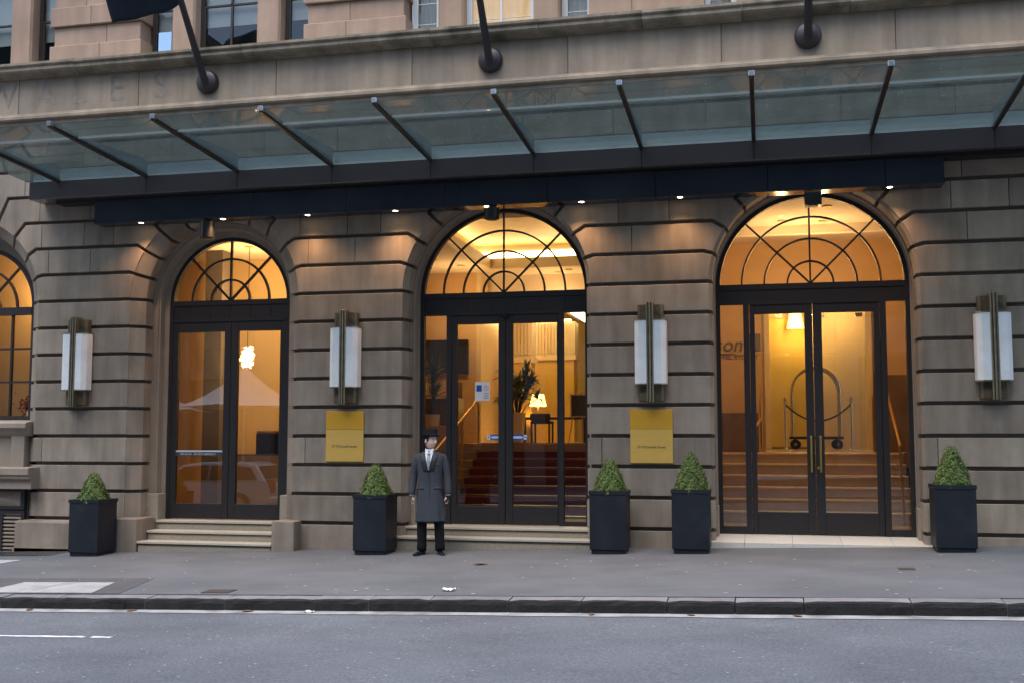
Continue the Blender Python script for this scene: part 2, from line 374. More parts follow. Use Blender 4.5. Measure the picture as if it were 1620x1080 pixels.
# drain outlet in the kerb face
dr = MB(); xd = -6.98+.0
dx0, dx1 = -7.29, -7.13
dr.frame(dx0-.02, dx1+.02, road_z(-7.2)+.012, road_z(-7.2)+.105, -4.618, -4.60, .02, .02, .012, .02)
o = dr.build('drain_frame', 'kerb_face', kerb)
dr = MB(); dr.box(dx0, dx1, -4.612, -4.604, road_z(-7.2)+.02, road_z(-7.2)+.09); dr.build('drain_mouth', 'black', kerb)
# pavement patches, access slab, covers
def psheet(name, mat, poly, lift): return struct(sheet(name, mat, poly, pave, lift))
psheet('asphalt_patch', 'patch_dark', [(-11,-3.10),(-7.64,-3.09),(-7.36,-4.33),(-11,-4.33)], .004)
def slab(name, label, cat, poly, mat, h=.012, group=None):
    mb = MB(); mb.loops([[(x, y, pave(x, y)-.03) for x, y in poly], [(x, y, pave(x, y)+h) for x, y in poly]])
    return tag(mb.build(name, mat), label, cat, group)
cov = thing('access_cover', 'pale concrete access cover let into the pavement by the kerb', 'cover', (0,0,0))
for poly in ([(-9.23,-3.50),(-8.62,-3.50),(-8.62,-4.32),(-9.23,-4.32)], [(-8.61,-3.50),(-7.95,-3.50),(-7.72,-4.32),(-8.61,-4.32)]):
    mb = MB(); mb.loops([[(x, y, pave(x, y)-.03) for x, y in poly], [(x, y, pave(x, y)+.010) for x, y in poly]]); mb.build('slab', 'concrete', cov)
slab('concrete_patch', 'small pale concrete square at the left edge of the pavement', 'patch', [(-11.9,-1.25),(-10.95,-1.25),(-11.05,-1.72),(-11.9,-1.72)], 'concrete', .008)
slab('utility_cover', 'small rusty metal cover in the pavement near the pale access cover', 'cover', [(-6.36,-4.03),(-6.02,-4.03),(-6.02,-4.26),(-6.36,-4.26)], 'rust', .008)
slab('utility_cover', 'small rusty metal cover in the pavement before the right entrance', 'cover', [(1.5,-2.2),(1.68,-2.2),(1.68,-2.36),(1.5,-2.36)], 'rust', .008)
# basement grating strip below the left window
gr = thing('pavement_grating', 'dark metal grating set in the pavement under the left window', 'grating')
mb = MB(); mb.add([(x, y, pave(x, y)+.004) for x, y in ((-13.5,-.18),(-10.9,-.18),(-11.05,-.72),(-13.5,-.72))], [(0,1,2,3)]); mb.build('pit', 'black', gr)
for i in range(34):
    x = -13.4+i*.075; mb = MB(); mb.loops([[(x+a, y, pave(x, y)+c) for a, c in ((0,.005),(.026,.005),(.026,.014),(0,.014))] for y in (-.18, -.72)]); mb.build('bar', 'steel', gr)
# gum spots, leaves and litter
gm = MB()
for i in range(95):
    x, y = random.uniform(-11,4.2), random.uniform(-4.25,-.9); r = random.uniform(.012,.03)
    gm.add([(x+r*math.cos(a*math.pi/4)*random.uniform(.7,1.2), y+r*math.sin(a*math.pi/4)*random.uniform(.7,1.2), pave(x, y)+.004) for a in range(8)], [tuple(range(8))])
for i in range(420):
    x, y = random.uniform(-9,3.5), random.uniform(-8.8,-4.9); r = random.uniform(.004,.012)
    gm.add([(x+r*math.cos(a*math.pi/3)*1.3, y+r*math.sin(a*math.pi/3), road_z(x)+.004) for a in range(6)], [tuple(range(6))])
tag(gm.build('gum_spots', 'gum'), 'pale gum spots and grit trodden into the pavement and road', 'gum spots', kind='stuff')
def leaf(x, y, zf, s, rot, label):
    pts = [(-1,0),(-.5,.42),(.1,.5),(.6,.25),(1,0),(.55,-.3),(0,-.45),(-.6,-.3)]
    mb = MB(); mb.add([(x+s*(px*math.cos(rot)-py_*math.sin(rot)), y+s*(px*math.sin(rot)+py_*math.cos(rot)), zf(x, y)+.012+s*.25*abs(py_)) for px, py_ in pts]+[(x, y, zf(x, y)+.006)], [(i, (i+1) % 8, 8) for i in range(8)])
    o = mb.build('dry_leaf', 'dry_leaf'); sm = o.modifiers.new('thick', 'SOLIDIFY'); sm.thickness = .003
    return tag(o, label, 'leaf', 'fallen dry leaves')
leaf(-3.66,-1.85, pave, .10, .3, 'curled brown leaf on the pavement in front of the doorman')
rz = lambda x, y: road_z(x)
for i, (x, y, lb) in enumerate(((-6.95,-4.72,'dry leaf in the gutter beside the kerb drain'),(-5.55,-4.7,'dry leaf in the gutter below the small rusty cover'),(-1.75,-4.70,'dry leaf in the gutter, middle one of the kerb'),(-.75,-4.7,'dry leaf in the gutter below the paired planters'),(.28,-4.7,'dry leaf in the gutter before the right entrance'),(-8.25,-4.72,'dry leaf in the gutter near the pale access cover'))):
    leaf(x, y, rz, .05+.02*random.random(), random.uniform(0,3), lb)
def crumple(x, y, zf, s, label):
    mb = MB(); rng_ = random.Random(int(x*100)); rows = []
    for a in range(6):
        rows.append([(x+s*(b/5-.5)*1.6+rng_.uniform(-.1,.1)*s, y+s*(a/5-.5)+rng_.uniform(-.1,.1)*s, zf(x, y)+.006+rng_.random()*s*.35) for b in range(6)])
    mb.grid(rows); o = mb.build('paper_scrap', 'paper'); sm = o.modifiers.new('thick', 'SOLIDIFY'); sm.thickness = .002
    return tag(o, label, 'paper', 'paper litter')
crumple(-3.46,-4.03, pave, .09, 'flat scrap of white paper on the pavement near the kerb')
crumple(-4.83,-4.70, rz, .065, 'small crumpled white paper lying in the gutter')

# ------------------------------------------------------------------ hotel building: rusticated ground floor
hotel = thing('hotel_building', 'grey brown sandstone hotel front with three tall arched glass entrances', 'building')
CH, Z0 = .4435, 1.66                       # course height, level of one joint
zk = lambda k: Z0+CH*k
SPR = zk(5)                                # arch springing
DPHI = R(180/11)
ARCH = {-1:(-13.22,1.47,1.27,.16), 0:(-8.58,1.47,1.27,.16), 1:(-3.93,1.455,1.40,.05), 2:(.70,1.445,1.40,.05)}  # centre, front radius, inner radius, chamfer depth
def side_pts(c, Rr, i, left, nseg=4):
    s = -1 if left else 1                  # arch lies right of pillar (left=True gives points left of arch centre)
    out = []
    if i > 1:
        p = DPHI*(i-1); ro = CH*(i-1)/math.sin(p); out.append((c+s*ro*math.cos(p), SPR+ro*math.sin(p)))
    for q in range(nseg+1):
        p = DPHI*(i-1+q/nseg); out.append((c+s*Rr*math.cos(p), SPR+Rr*math.sin(p)))
    p = DPHI*i; ro = CH*i/math.sin(p); out.append((c+s*ro*math.cos(p), SPR+ro*math.sin(p)))
    return out
def inset(poly, amt):
    n = len(poly); res = []
    for i in range(n):
        p0, p1, p2 = Vector(poly[i-1]), Vector(poly[i]), Vector(poly[(i+1) % n])
        d1 = (p1-p0).normalized(); d2 = (p2-p1).normalized()
        n1 = Vector((-d1.y, d1.x)); n2 = Vector((-d2.y, d2.x)); a1, a2 = amt[i-1], amt[i]
        cr = d1.x*d2.y-d1.y*d2.x
        if abs(cr) < .02: res.append(tuple(p1+n1*max(a1, a2) if a1 != a2 else p1+n1*a1)); continue
        q1 = p1+n1*a1; q2 = p1+n2*a2
        t_ = ((q2-q1).x*d2.y-(q2-q1).y*d2.x)/cr; res.append(tuple(q1+d1*t_))
    return res
G2 = .027                                   # half of the horizontal joint
wall_part = None
def piece(lb, rb, kind_l, kind_r, zb, zt, i):
    """boundary functions give polygon edge points for a radius choice 0 (front) or 1 (inner)"""
    def poly(which, extra, core=False):
        L_ = lb(which, core); R_ = rb(which, core)
        pts = R_+L_[::-1]
        am = []
        g = 0 if core else G2+extra
        nR, nL = len(R_), len(L_)
        for q in range(len(pts)):
            if q < nR-1:
                if kind_r == 'arch': am.append(0 if core else (0 if is_arc(q, nR, i) else g))
                else: am.append(0 if core else (.003+extra*.5))
            elif q == nR-1: am.append(g)
            elif q < nR+nL-1:
                qq = nL-2-(q-nR)
                if kind_l == 'arch': am.append(0 if core else (0 if is_arc(qq, nL, i) else g))
                else: am.append(0 if core else (.003+extra*.5))
            else: am.append(g)
        return inset(pts, am) if not core else pts
    return poly
def is_arc(q, nn, i):
    if i == 0: return True
    first = 1 if i > 1 else 0
    return first <= q < nn-2
core_mb = MB()
stones = []
def put(poly, chd, deep=.38):
    f0, f1, f2 = poly(0, .007), poly(0, 0), poly(1, 0)
    rv = lambda pp, y: [(x, y, z) for x, z in pp]
    # recessed core stays 0.06 behind the face
    mb = MB(); mb.loops([rv(f0, 0)[::-1], rv(f1, .012)[::-1], rv(f2, chd)[::-1], rv(f2, deep)[::-1]])
    stones.append(mb)
    if chd > .1:
        ca, cb = poly(0, 0, True), poly(1, 0, True); core_mb.loops([rv(ca, .055)[::-1], rv(cb, chd+.055)[::-1], rv(cb, .62)[::-1]])
    else: core_mb.prism_y(poly(1, 0, True), .055, .62)
def arch_b(a, i, left):
    c, rf, ri, chd = ARCH[a]
    def fn(which, core):
        rr = ((ri if which else rf)+.055) if core else (rf if which == 0 else ri)
        return side_pts(c, rr, i, left)
    return fn
def vert_b(x, zb, zt): return lambda which, core: [(x, zb), (x, zt)]
def jamb_b(a, left, zb, zt):
    c, rf, ri, chd = ARCH[a]; s = -1 if left else 1
    return lambda which, core: [(c+s*(((ri if which else rf)+.055) if core else (rf if which == 0 else ri)), z) for z in (zb, zt)]
rs = random.Random(3)
for a, bnd in ((-1, 0), (0, 1), (1, 2), (2, None)):
    chd = max(ARCH[a][3], ARCH[bnd][3] if bnd is not None else 0)
    chd = .16 if a <= 0 else .05
    for k in range(-5, 5):                 # straight courses k..k+1
        zb, zt = zk(k), zk(k+1)
        lb = jamb_b(a, False, zb, zt); rb = jamb_b(bnd, True, zb, zt) if bnd is not None else vert_b(4.4, zb, zt)
        kr = 'arch' if bnd is not None else 'v'
        xs = []
        if k in (1, 3) and bnd is None: xs = []
        if k in (-1,) : xs = [ARCH[a][0]+ARCH[a][1]+.16]
        prev, pk = lb, 'arch'
        for x in xs:
            put(piece(prev, vert_b(x, zb, zt), pk, 'v', zb, zt, 0), chd); prev, pk = vert_b(x, zb, zt), 'v'
        put(piece(prev, rb, pk, kr, zb, zt, 0), chd)
    for i in range(1, 6):
        zb, zt = zk(4+i), zk(5+i)
        lb = arch_b(a, i, False); rb = arch_b(bnd, i, True) if bnd is not None else vert_b(4.4, zb, zt); kr = 'arch' if bnd is not None else 'v'
        xl = ARCH[a][0]+1.53; xr = ARCH[bnd][0]-1.53 if bnd is not None else 4.4
        if i in (1,): xs = [] if a != 1 else []
        elif i == 2: xs = [xl+.10, xl+.88] if a < 1 else [xl+.55]
        elif i == 3: xs = [xl-.05, xl+.75, xl+1.3] if a < 1 else [xl+.35, xl+1.1]
        elif i == 4: xs = [xl-.1, xl+.85] if bnd is not None else [xl+.5]
        else: xs = [xl-.4, xl+.6, xl+1.4]
        if bnd is None: xs = [x for x in xs if x < 4.2]
        prev, pk = lb, 'arch'
        for x in xs:
            put(piece(prev, vert_b(x, zb, zt), pk, 'v', zb, zt, i), chd); prev, pk = vert_b(x, zb, zt), 'v'
        put(piece(prev, rb, pk, kr, zb, zt, i), chd)
for a in (-1, 0, 1, 2):                     # keystones
    c, rf, ri, chd = ARCH[a]
    def key(which, extra, core=False, c=c, rf=rf, ri=ri):
        rr = ((ri if which else rf)+.055) if core else (rf if which == 0 else ri); p = DPHI*5; ro = CH*5/math.sin(p)
        arc = [(c+rr*math.cos(p_), SPR+rr*math.sin(p_)) for p_ in [math.pi-p-(math.pi-2*p)*q/4 for q in range(5)]]
        pts = arc+[(c+ro*math.cos(p), SPR+ro*math.sin(p)), (c-ro*math.cos(p), SPR+ro*math.sin(p))]
        g_ = 0 if core else G2+extra
        return inset(pts, [0]*4+[g_]*3) if not core else pts
    put(key, chd)
# full courses above the arches (behind and above the canopy)
for k in (10,):
    x = -15.4; j = 0
    while x < 4.4:
        x2 = min(4.4, x+rs.uniform(1.2,1.9))
        if 4.4-x2 < .5: x2 = 4.4
        put(piece(vert_b(x, zk(k), zk(k+1)), vert_b(x2, zk(k), zk(k+1)), 'v', 'v', zk(k), zk(k+1), 0), .05); x = x2
# far-left half of the side window's arch and the rest of the left wall, outside the picture
core_mb.box(-24, -14.60, .06, .62, -.8, zk(11)); core_mb.box(4.39, 12, .06, .62, -.8, zk(11))
core_mb.box(-24, 12, .055, .62, zk(11), 7.75)
wall = core_mb.build('wall', 'stone_core', hotel)
for mb in stones: mb.build('stone', 'stone', wall)
for k in range(-5, 11):                     # plain continuation of the wall past both edges of the picture
    for x0, x1 in ((4.4, 12.0), (-24.0, -15.4)):
        x = x0
        while x < x1-.01:
            x2 = min(x1, x+rs.uniform(1.5,2.4)); x2 = x1 if x1-x2 < .6 else x2
            m_ = MB(); m_.box(x+.003, x2-.003, .0, .3, zk(k)+G2, zk(k+1)-G2); m_.build('stone', 'stone', wall, bevel=.007); x = x2
# left half voussoirs of the side window arch
for i in range(1, 6):
    zb, zt = zk(4+i), zk(5+i)
    put_l = piece(vert_b(-15.3, zb, zt), arch_b(-1, i, True), 'v', 'arch', zb, zt, i)
    f0, f1, f2 = put_l(0, .007), put_l(0, 0), put_l(1, 0); rv = lambda pp, y: [(x, y, z) for x, z in pp][::-1]
    mb = MB(); mb.loops([rv(f0, 0), rv(f1, .012), rv(f2, .16), rv(f2, .38)]); mb.build('stone', 'stone', wall)
    mb = MB(); mb.prism_y(put_l(1, 0, True), .055, .62); mb.build('wall_backing', 'stone_core', hotel)
for k in range(-5, 5):
    mb = MB(); mb.box(-15.3, -14.69, .0, .38, zk(k)+G2, zk(k+1)-G2); mb.build('stone', 'stone', wall, bevel=.007)

# plain band, string moulding, frieze stones, cornice
band = MB(); band.box(-24, 12, -.004, .06, zk(11)+.03, 6.98); band.build('band', 'stone_frieze', hotel)
st = MB(); st.prism_x([(.05,6.97),(-.05,6.97),(-.075,6.99),(-.075,7.035),(-.045,7.055),(-.03,7.09),(.05,7.09)], -24, 12); st.build('string_moulding', 'stone_frieze', hotel)
FJ = [-24,-21.8,-19.5,-17.3,-14.9,-12.28,-10.01,-7.55,-5.26,-2.79,-.51,1.92,4.4,6.8,9.2,12]
frieze = MB().box(-24, 12, .03, .3, 7.06, 7.72).build('frieze', 'stone_core', hotel)
for a, b in zip(FJ[:-1], FJ[1:]):
    mb = MB(); mb.box(a+.004, b-.004, -.004, .10, 7.093, 7.70); mb.build('stone', 'stone_frieze', frieze, bevel=.006)
cornice = MB().box(-24, 12, .02, .5, 7.70, 7.86).build('cornice', 'stone_core', hotel)
CJ = [-24,-22,-20,-18,-16.2,-14.6,-13.0,-11.1,-9.53,-8.05,-6.4,-4.9,-3.2,-1.65,-.2,1.3,2.9,4.4,6.2,8,10,12]
for a, b in zip(CJ[:-1], CJ[1:]):
    dz = rs.uniform(-.006,.006)
    pr = [(.05,7.69),(-.06,7.69),(-.075,7.71),(-.15,7.73),(-.19,7.745),(-.215,7.775),(-.215,7.83),(-.235,7.84),(-.25,7.86),(-.25,7.90),(-.22,7.912),(.30,7.945),(.30,7.69)]
    mb = MB(); mb.prism_x([(y, z+dz) for y, z in pr], a+.003, b-.003); o = mb.build('stone', 'stone_cornice', cornice)
    o.data.materials.append(M['lichen'])
    for p in o.data.polygons:
        if p.normal.z > .55: p.material_index = 1
# faded carved letters
for ch, x in (('W',-12.62),('A',-11.75),('L',-11.12),('E',-10.42),('S',-9.62)):
    text('carved_letter', ch, .62, (x, -.0055, 7.40), 'letter_stain', frieze, ext=.0012)

# ------------------------------------------------------------------ upper storey
BAY = [-13.22,-8.58,-3.93,.70,5.35,10.0,-17.86,-22.5]
up_wall = MB().box(-24, 12, .3, 1.2, 9.75, 13.0)
up_wall.box(-24, 12, .32, .5, 7.9, 7.96)
uw = up_wall.build('upper_wall', 'sandstone', hotel)
def upper_window(x0, x1, z0, z1, fm, mull, kind, recess=.42):
    f = MB(); f.frame(x0, x1, z0, z1, recess, recess+.07, .055, .055, .05, .05)
    f.frame(x0+.055, x1-.055, z0+.05, z0+.93, recess+.012, recess+.055, .03, .03, .05, .03)
    if mull: f.box((x0+x1)/2-.018, (x0+x1)/2+.018, recess+.012, recess+.05, z0+.1, z1-.05)
    o = f.build('window', fm, hotel)
    p = MB(); p.box(x0+.05, x1-.05, recess+.035, recess+.041, z0+.05, z1-.04); p.build('pane', 'window_glass', o)
    if kind == 'blind':
        b = MB(); b.box(x0+.04, x1-.04, recess+.10, recess+.104, z0+.58, z1-.02); b.build('blind', 'blind', o)
    elif kind in ('curtain', 'warm'):
        rows = [[], []]; nn = 40
        for q in range(nn+1):
            x = x0+(x1-x0)*q/nn; y = recess+.13+.018*math.sin(q*1.3)+.008*math.sin(q*3.1)
            rows[0].append((x, y, z0+.01)); rows[1].append((x, y, z1))
        b = MB(); b.grid(rows); c_ = b.build('curtain', 'curtain_glow' if kind == 'warm' else 'curtain', o, smooth=180)
        for dz in (.28,.62): MB().box(x0+.06, x1-.06, recess+.028, recess+.048, z0+dz, z0+dz+.012).build('glazing_bar', fm, o)
    return o
for bi, c in enumerate(BAY):
    fm = 'brown_frame' if bi < 2 else 'white_frame'; kd = ['blind','blind','curtain','curtain','curtain','curtain','blind','blind'][bi]
    for s in (-1, 1):
        x0, x1 = (c-1.46, c-.98) if s < 0 else (c+.98, c+1.46)
        upper_window(x0, x1, 7.95, 9.75, fm, False, kd)
        pa, pb = (c-.98, c-.56) if s < 0 else (c+.56, c+.98)
        pil = MB(); pil.prism_z([(pa,.5),(pa,.24),(pa+.03,.20),(pb-.03,.20),(pb,.24),(pb,.5)], 7.95, 9.75); pil.build('pilaster', 'sandstone', uw)
    upper_window(c-.56, c+.56, 7.95, 9.75, fm, True, 'warm' if bi == 2 else kd)
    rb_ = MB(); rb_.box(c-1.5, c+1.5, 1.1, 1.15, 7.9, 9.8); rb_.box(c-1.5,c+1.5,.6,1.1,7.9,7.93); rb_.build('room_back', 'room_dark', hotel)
    if bi == 2:
        lamp('room_lamp', 'POINT', (c+.35, .85, 9.2), 14, (1,.55,.2), None, shadow_soft_size=.15)
for c in (-10.9, -6.255, -1.615, 3.025, 7.675, -15.54, -20.18):
    z = 7.93; kk = 0
    MB().box(c-.80, c+.80, .16, .6, 7.9, 9.75).build('pier_core', 'sandstone', uw)
    while z < 9.7:
        h = .335; wide = kk % 2 == 0; hw = .865 if wide else .815; y0 = .06 if wide else .115
        mb = MB(); xj = c+rs.uniform(-.3,.3)
        for xa, xb in ((c-hw, xj-.002), (xj+.002, c+hw)):
            m_ = MB(); m_.box(xa, xb, y0, .5, z+.003, z+h-.003); m_.build('stone', 'sandstone', uw, bevel=.008)
        z += h; kk += 1
MB().box(-24, 12, .6, 1.0, 7.7, 7.9).build('window_ledge', 'stone_core', hotel)

# ------------------------------------------------------------------ entrances
def arch_sweep(mb, c, prof, zb, nseg=28):
    """prof: list of (radius, y); follows jamb, arch, jamb"""
    loops = []
    path = [(-1, zb, None)]+[(None, None, math.pi-math.pi*q/nseg) for q in range(nseg+1)]+[(1, zb, None)]
    for s, z, p in path:
        if p is None: loops.append([(c+s*r, y, z) for r, y in prof])
        else: loops.append([(c+r*math.cos(p), y, SPR-.02+r*math.sin(p)) for r, y in prof])
    mb.loops(loops)
def fan_ring(mb, c, r0, r1, y0, y1, zc, a0=0, a1=math.pi, nseg=40):
    loops = []
    for q in range(nseg+1):
        p = a1-(a1-a0)*q/nseg; cs, sn = math.cos(p), math.sin(p)
        loops.append([(c+r0*cs, y0, zc+r0*sn), (c+r1*cs, y0, zc+r1*sn), (c+r1*cs, y1, zc+r1*sn), (c+r0*cs, y1, zc+r0*sn)])
    mb.loops(loops)
def bar(mb, c, zc, p, r0, r1, wd, y0, y1):
    d = Vector((math.cos(p), math.sin(p))); n = Vector((-d.y, d.x))*wd/2
    pts = [d*r0+n, d*r0-n, d*r1-n, d*r1+n]
    mb.loops([[(c+q.x, y0, zc+q.y) for q in pts], [(c+q.x, y1, zc+q.y) for q in pts]])
FY0, FY1 = .58, .68
def entrance(a, rframe, zfloor, arcs, ztr0, ztr1, label):
    c, rf, ri, chd = ARCH[a]
    # stone architrave with three fasciae
    d = ri-rframe
    mb = MB(); arch_sweep(mb, c, [(ri+.09,.385),(ri-.005,.382),(ri-.012,.40),(ri-d*.42,.405),(ri-d*.46,.43),(ri-d*.58,.44),(ri-d*.62,.56),(rframe-.012,.565),(rframe-.012,.72),(ri+.09,.72)], zfloor+.42)
    mb.build('architrave', 'stone_trim', hotel, smooth=25)
    for s in (-1, 1):
        x0, x1 = sorted((c+s*(ri+.05), c+s*(rframe-.02))); mb = MB(); mb.box(x0, x1, .33, .75, zfloor-.15, zfloor+.42); mb.build('jamb_block', 'granite', hotel, bevel=.008)
    zc = SPR-.02
    fr = MB(); fan_ring(fr, c, rframe, rframe-.075, FY0, FY1, zc)
    fr.box(c-rframe, c-rframe+.075, FY0, FY1, zfloor, zc); fr.box(c+rframe-.075, c+rframe, FY0, FY1, zfloor, zc)
    fr.box(c-rframe+.075, c+rframe-.075, FY0, FY1, ztr1-.05, zc+.035)
    o = fr.build('entrance_frame', 'bronze_dark', hotel)
    tr = MB(); tr.box(c-rframe+.07, c+rframe-.07, FY0+.015, FY1-.01, ztr0, ztr1-.05); tr.build('transom_panel', 'bronze_dark', o)
    tj = MB()
    nj = 7 if a else 6
    for q in range(1, nj):
        x = c-rframe+2*rframe*q/nj; tj.box(x-.004, x+.004, FY0+.008, FY0+.02, ztr0+.05, ztr1-.05)
    tj.box(c-rframe+.07, c+rframe-.07, FY0-.006, FY0+.02, ztr0-.012, ztr0+.045)
    tj.build('transom_moulding', 'bronze_dark', o)
    fb = MB(); rg = rframe-.075; bw = .026 if a else .034
    for rr in arcs: fan_ring(fb, c, rr*rg+bw/2, rr*rg-bw/2, FY0+.02, FY1-.03, zc+.03)
    for p in (math.pi/4, math.pi/2, 3*math.pi/4): bar(fb, c, zc+.03, p, .0, rg+.01, bw, FY0+.024, FY1-.034)
    fb.build('fanlight_bars', 'bronze_dark', o)
    gl = MB(); pts = [(c+(rg+.01)*math.cos(math.pi*q/40), zc+(rg+.01)*math.sin(math.pi*q/40)) for q in range(41)]
    gl.prism_y(pts, FY0+.05, FY0+.056); gl.build('fanlight_pane', 'fan_glass', o)
    return o
def pane(o, x0, x1, z0, z1, y=.628, mat='door_glass'): return MB().box(x0-.008, x1+.008, y, y+.006, z0-.008, z1+.008).build('pane', mat, o)
def leaf_door(x0, x1, z0, z1, gx0, gx1, gz0, gz1, y0=.59, y1=.66, rail=None):
    mb = MB(); mb.frame(x0, x1, z0, z1, y0, y1, gx0-x0, x1-gx1, gz0-z0, z1-gz1)
    o = mb.build('door_leaf', 'bronze_dark', hotel, bevel=.004)
    if rail: MB().box(gx0-.005, gx1+.005, y0+.012, y1-.01, rail[0], rail[1]).build('rail', 'bronze_dark', o)
    pane(o, gx0, gx1, gz0, gz1); return o
ZL, ZM, ZR = .305, .30, .235
eL = entrance(0, 1.09, ZL, (.34,.68), 3.55, 3.86, 'left')
eM = entrance(1, 1.36, ZM, (.255,.507,.76), 3.55, 3.86, 'mid')
eR = entrance(2, 1.385, ZR, (.25,.505,.755), 3.60, 3.86, 'right')
# left pair of doors
c = -8.58
l1 = leaf_door(-9.60, -8.548, ZL+.01, 3.54, -9.50, -8.66, .56, 3.375, rail=(1.345,1.375))
l2 = leaf_door(-8.540, -7.56, ZL+.01, 3.54, -8.42, -7.67, .56, 3.375, rail=(1.345,1.365))
tp = MB().box(-9.50, -8.66, .594, .600, 1.335, 1.39); o = tp.build('notice_strip', 'ink', l1)
text('lettering', 'FIRE DOOR   DO NOT OBSTRUCT', .042, (-9.10, .592, 1.362), 'pale_sticker', l1, ext=.0008)
MB().box(-9.50, -8.66, .60, .608, 1.40, 1.425).build('strip_edge', 'pale_sticker', l1)
# middle: sidelights and pair of doors
for x in (-4.845, -3.06): MB().box(x, x+.075, .575, .685, ZM, 3.55).build('mullion', 'bronze_dark', eM)
MB().box(-5.215, -4.845, .59, .66, ZM, .40).build('bottom_rail', 'bronze_dark', eM); MB().box(-2.985, -2.645, .59, .66, ZM, .37).build('bottom_rail', 'bronze_dark', eM)
pane(eM, -5.215, -4.845, .40, 3.55); pane(eM, -2.985, -2.645, .37, 3.55)
m1 = leaf_door(-4.765, -3.905, ZM+.01, 3.54, -4.68, -4.01, .585, 3.40)
m2 = leaf_door(-3.895, -3.065, ZM+.01, 3.54, -3.785, -3.085+.0, .585, 3.40)
sn = MB(); sn.lathe([(.0,-.02),(.05,-.02),(.07,0),(.05,.025),(0,.025)], (-3.90,.57,3.515), 14); sn.build('door_sensor', 'black', eM)
# notices stuck on the glass of the middle door
nt_ = MB().box(-4.392, -4.157, .6235, .6265, 2.205, 2.50).build('notice', 'paper', m1)
MB().box(-4.37, -4.285, .6215, .6230, 2.35, 2.45).build('blue_mark', 'blue_sticker', nt_)
rg_ = MB(); rg_.tube([(-4.215+.036*math.cos(q*math.pi/8), .622, 2.405+.036*math.sin(q*math.pi/8)) for q in range(16)], .004, 6, closed=True); rg_.tube([(-4.24,.622,2.43),(-4.19,.622,2.38)], .004, 6); rg_.build('prohibition_mark', 'red_ink', nt_)
for q in range(4): MB().box(-4.25, -4.175, .6225, .6230, 2.24+q*.026, 2.247+q*.026).build('print_line', 'ink', nt_)
for leafo, x0, x1, s in ((m1, -4.195, -4.01, -1), (m2, -3.785, -3.565, 1)):
    st_ = MB().box(x0, x1, .6235, .6262, 1.60, 1.68).build('arrow_sticker', 'blue_sticker', leafo)
    xa, xb = (x0+.055, x1-.005) if s < 0 else (x0+.005, x1-.055)
    zc = 1.64; poly = [(xa, zc-.018),(xb-.03 if s > 0 else xb, zc-.018),(xb if s > 0 else xb, zc),(xb-.03 if s > 0 else xb, zc+.018),(xa, zc+.018)]
    if s < 0: poly = [(xa+.03, zc-.018),(xb, zc-.018),(xb, zc+.018),(xa+.03, zc+.018),(xa, zc)]
    MB().prism_y(poly, .6215, .6230).build('arrow', 'pale_sticker', st_)
    xe = x0 if s < 0 else x1-.05
    MB().box(xe, xe+.05, .6215, .6230, 1.603, 1.677).build('symbol_square', 'pale_sticker', st_)
    MB().lathe([(0,0),(.012,0),(.012,.001),(0,.001)], (xe+.025,.6212,1.64), 10, Matrix.Rotation(math.pi/2,3,'X')).build('symbol', 'ink', st_)
# right: sidelights and pair with brass pulls
for x in (-.275, 1.655): MB().box(x, x+.085, .575, .685, ZR, 3.60).build('mullion', 'bronze_dark', eR)
MB().box(-.61, -.275, .59, .66, ZR, .345).build('bottom_rail', 'bronze_dark', eR); MB().box(1.74, 2.01, .59, .66, ZR, .335).build('bottom_rail', 'bronze_dark', eR)
pane(eR, -.61, -.275, .345, 3.60); pane(eR, 1.74, 2.01, .335, 3.60)
r1 = leaf_door(-.185, .713, ZR+.01, 3.59, -.11, .60, .56, 3.45)
r2 = leaf_door(.721, 1.65, ZR+.01, 3.59, .845, 1.565, .56, 3.45)
for lf, x in ((r1, .655), (r2, .785)):
    h = MB(); h.tube([(x,.59,1.19),(x,.53,1.19),(x,.515,1.17),(x,.515,1.15)], .011, 8); h.tube([(x,.59,1.61),(x,.53,1.61),(x,.515,1.63),(x,.515,1.65)], .011, 8)
    h.tube([(x,.515,1.15),(x,.515,1.65)], .015, 10); h.sphere((x,.515,1.15), .015, 8, 6); h.sphere((x,.515,1.65), .015, 8, 6); h.build('handle', 'brass', lf, smooth=40)
MB().lathe([(0,0),(.02,0),(.02,.015),(0,.015)], (.755,.59,1.20), 12, Matrix.Rotation(math.pi/2,3,'X')).build('lock', 'brass', r2)

# steps and thresholds
def steps(name, label, treads, zg):
    t = thing(name, label, 'steps')
    for i, (x0, x1, yf, z) in enumerate(treads):
        yb = treads[i-1][2]+.12 if i else .75
        MB().box(x0, x1, yf, yb, z-.038, z).build('tread', 'granite_tread', t, bevel=.007, seg=2)
        MB().box(x0+.004, x1-.004, yf+.012, yf+.03, z-.052, z-.0385).build('under_tread_strip', 'black', t)  # thin black strip just under the tread's front edge
        zb = treads[i+1][3]-.02 if i+1 < len(treads) else zg
        MB().box(x0+.015, x1-.015, yf+.028, yb+.3, zb, z-.039).build('riser', 'granite', t)
    return t
steps('entrance_steps', 'three pale granite steps up to the left pair of doors', [(-9.66,-7.38,.30,ZL),(-9.66,-7.38,.03,.16),(-9.66,-7.38,-.25,.015)], -.5)
steps('entrance_steps', 'two granite steps behind the doorman at the middle entrance', [(-5.42,-2.42,.12,ZM),(-5.50,-2.40,-.17,.165)], -.5)
def cheek(x0, x1, y0, y1, z0, z1, label):
    mb = MB(); mb.box(x0, x1, y0, y1, z0, z1); return tag(mb.build('step_block', 'stone', None, bevel=.012), label, 'stone block', 'stone blocks flanking the left steps')
cheek(-7.37, -7.00, -.26, .30, -.6, .365, 'squared stone block at the right end of the left steps')
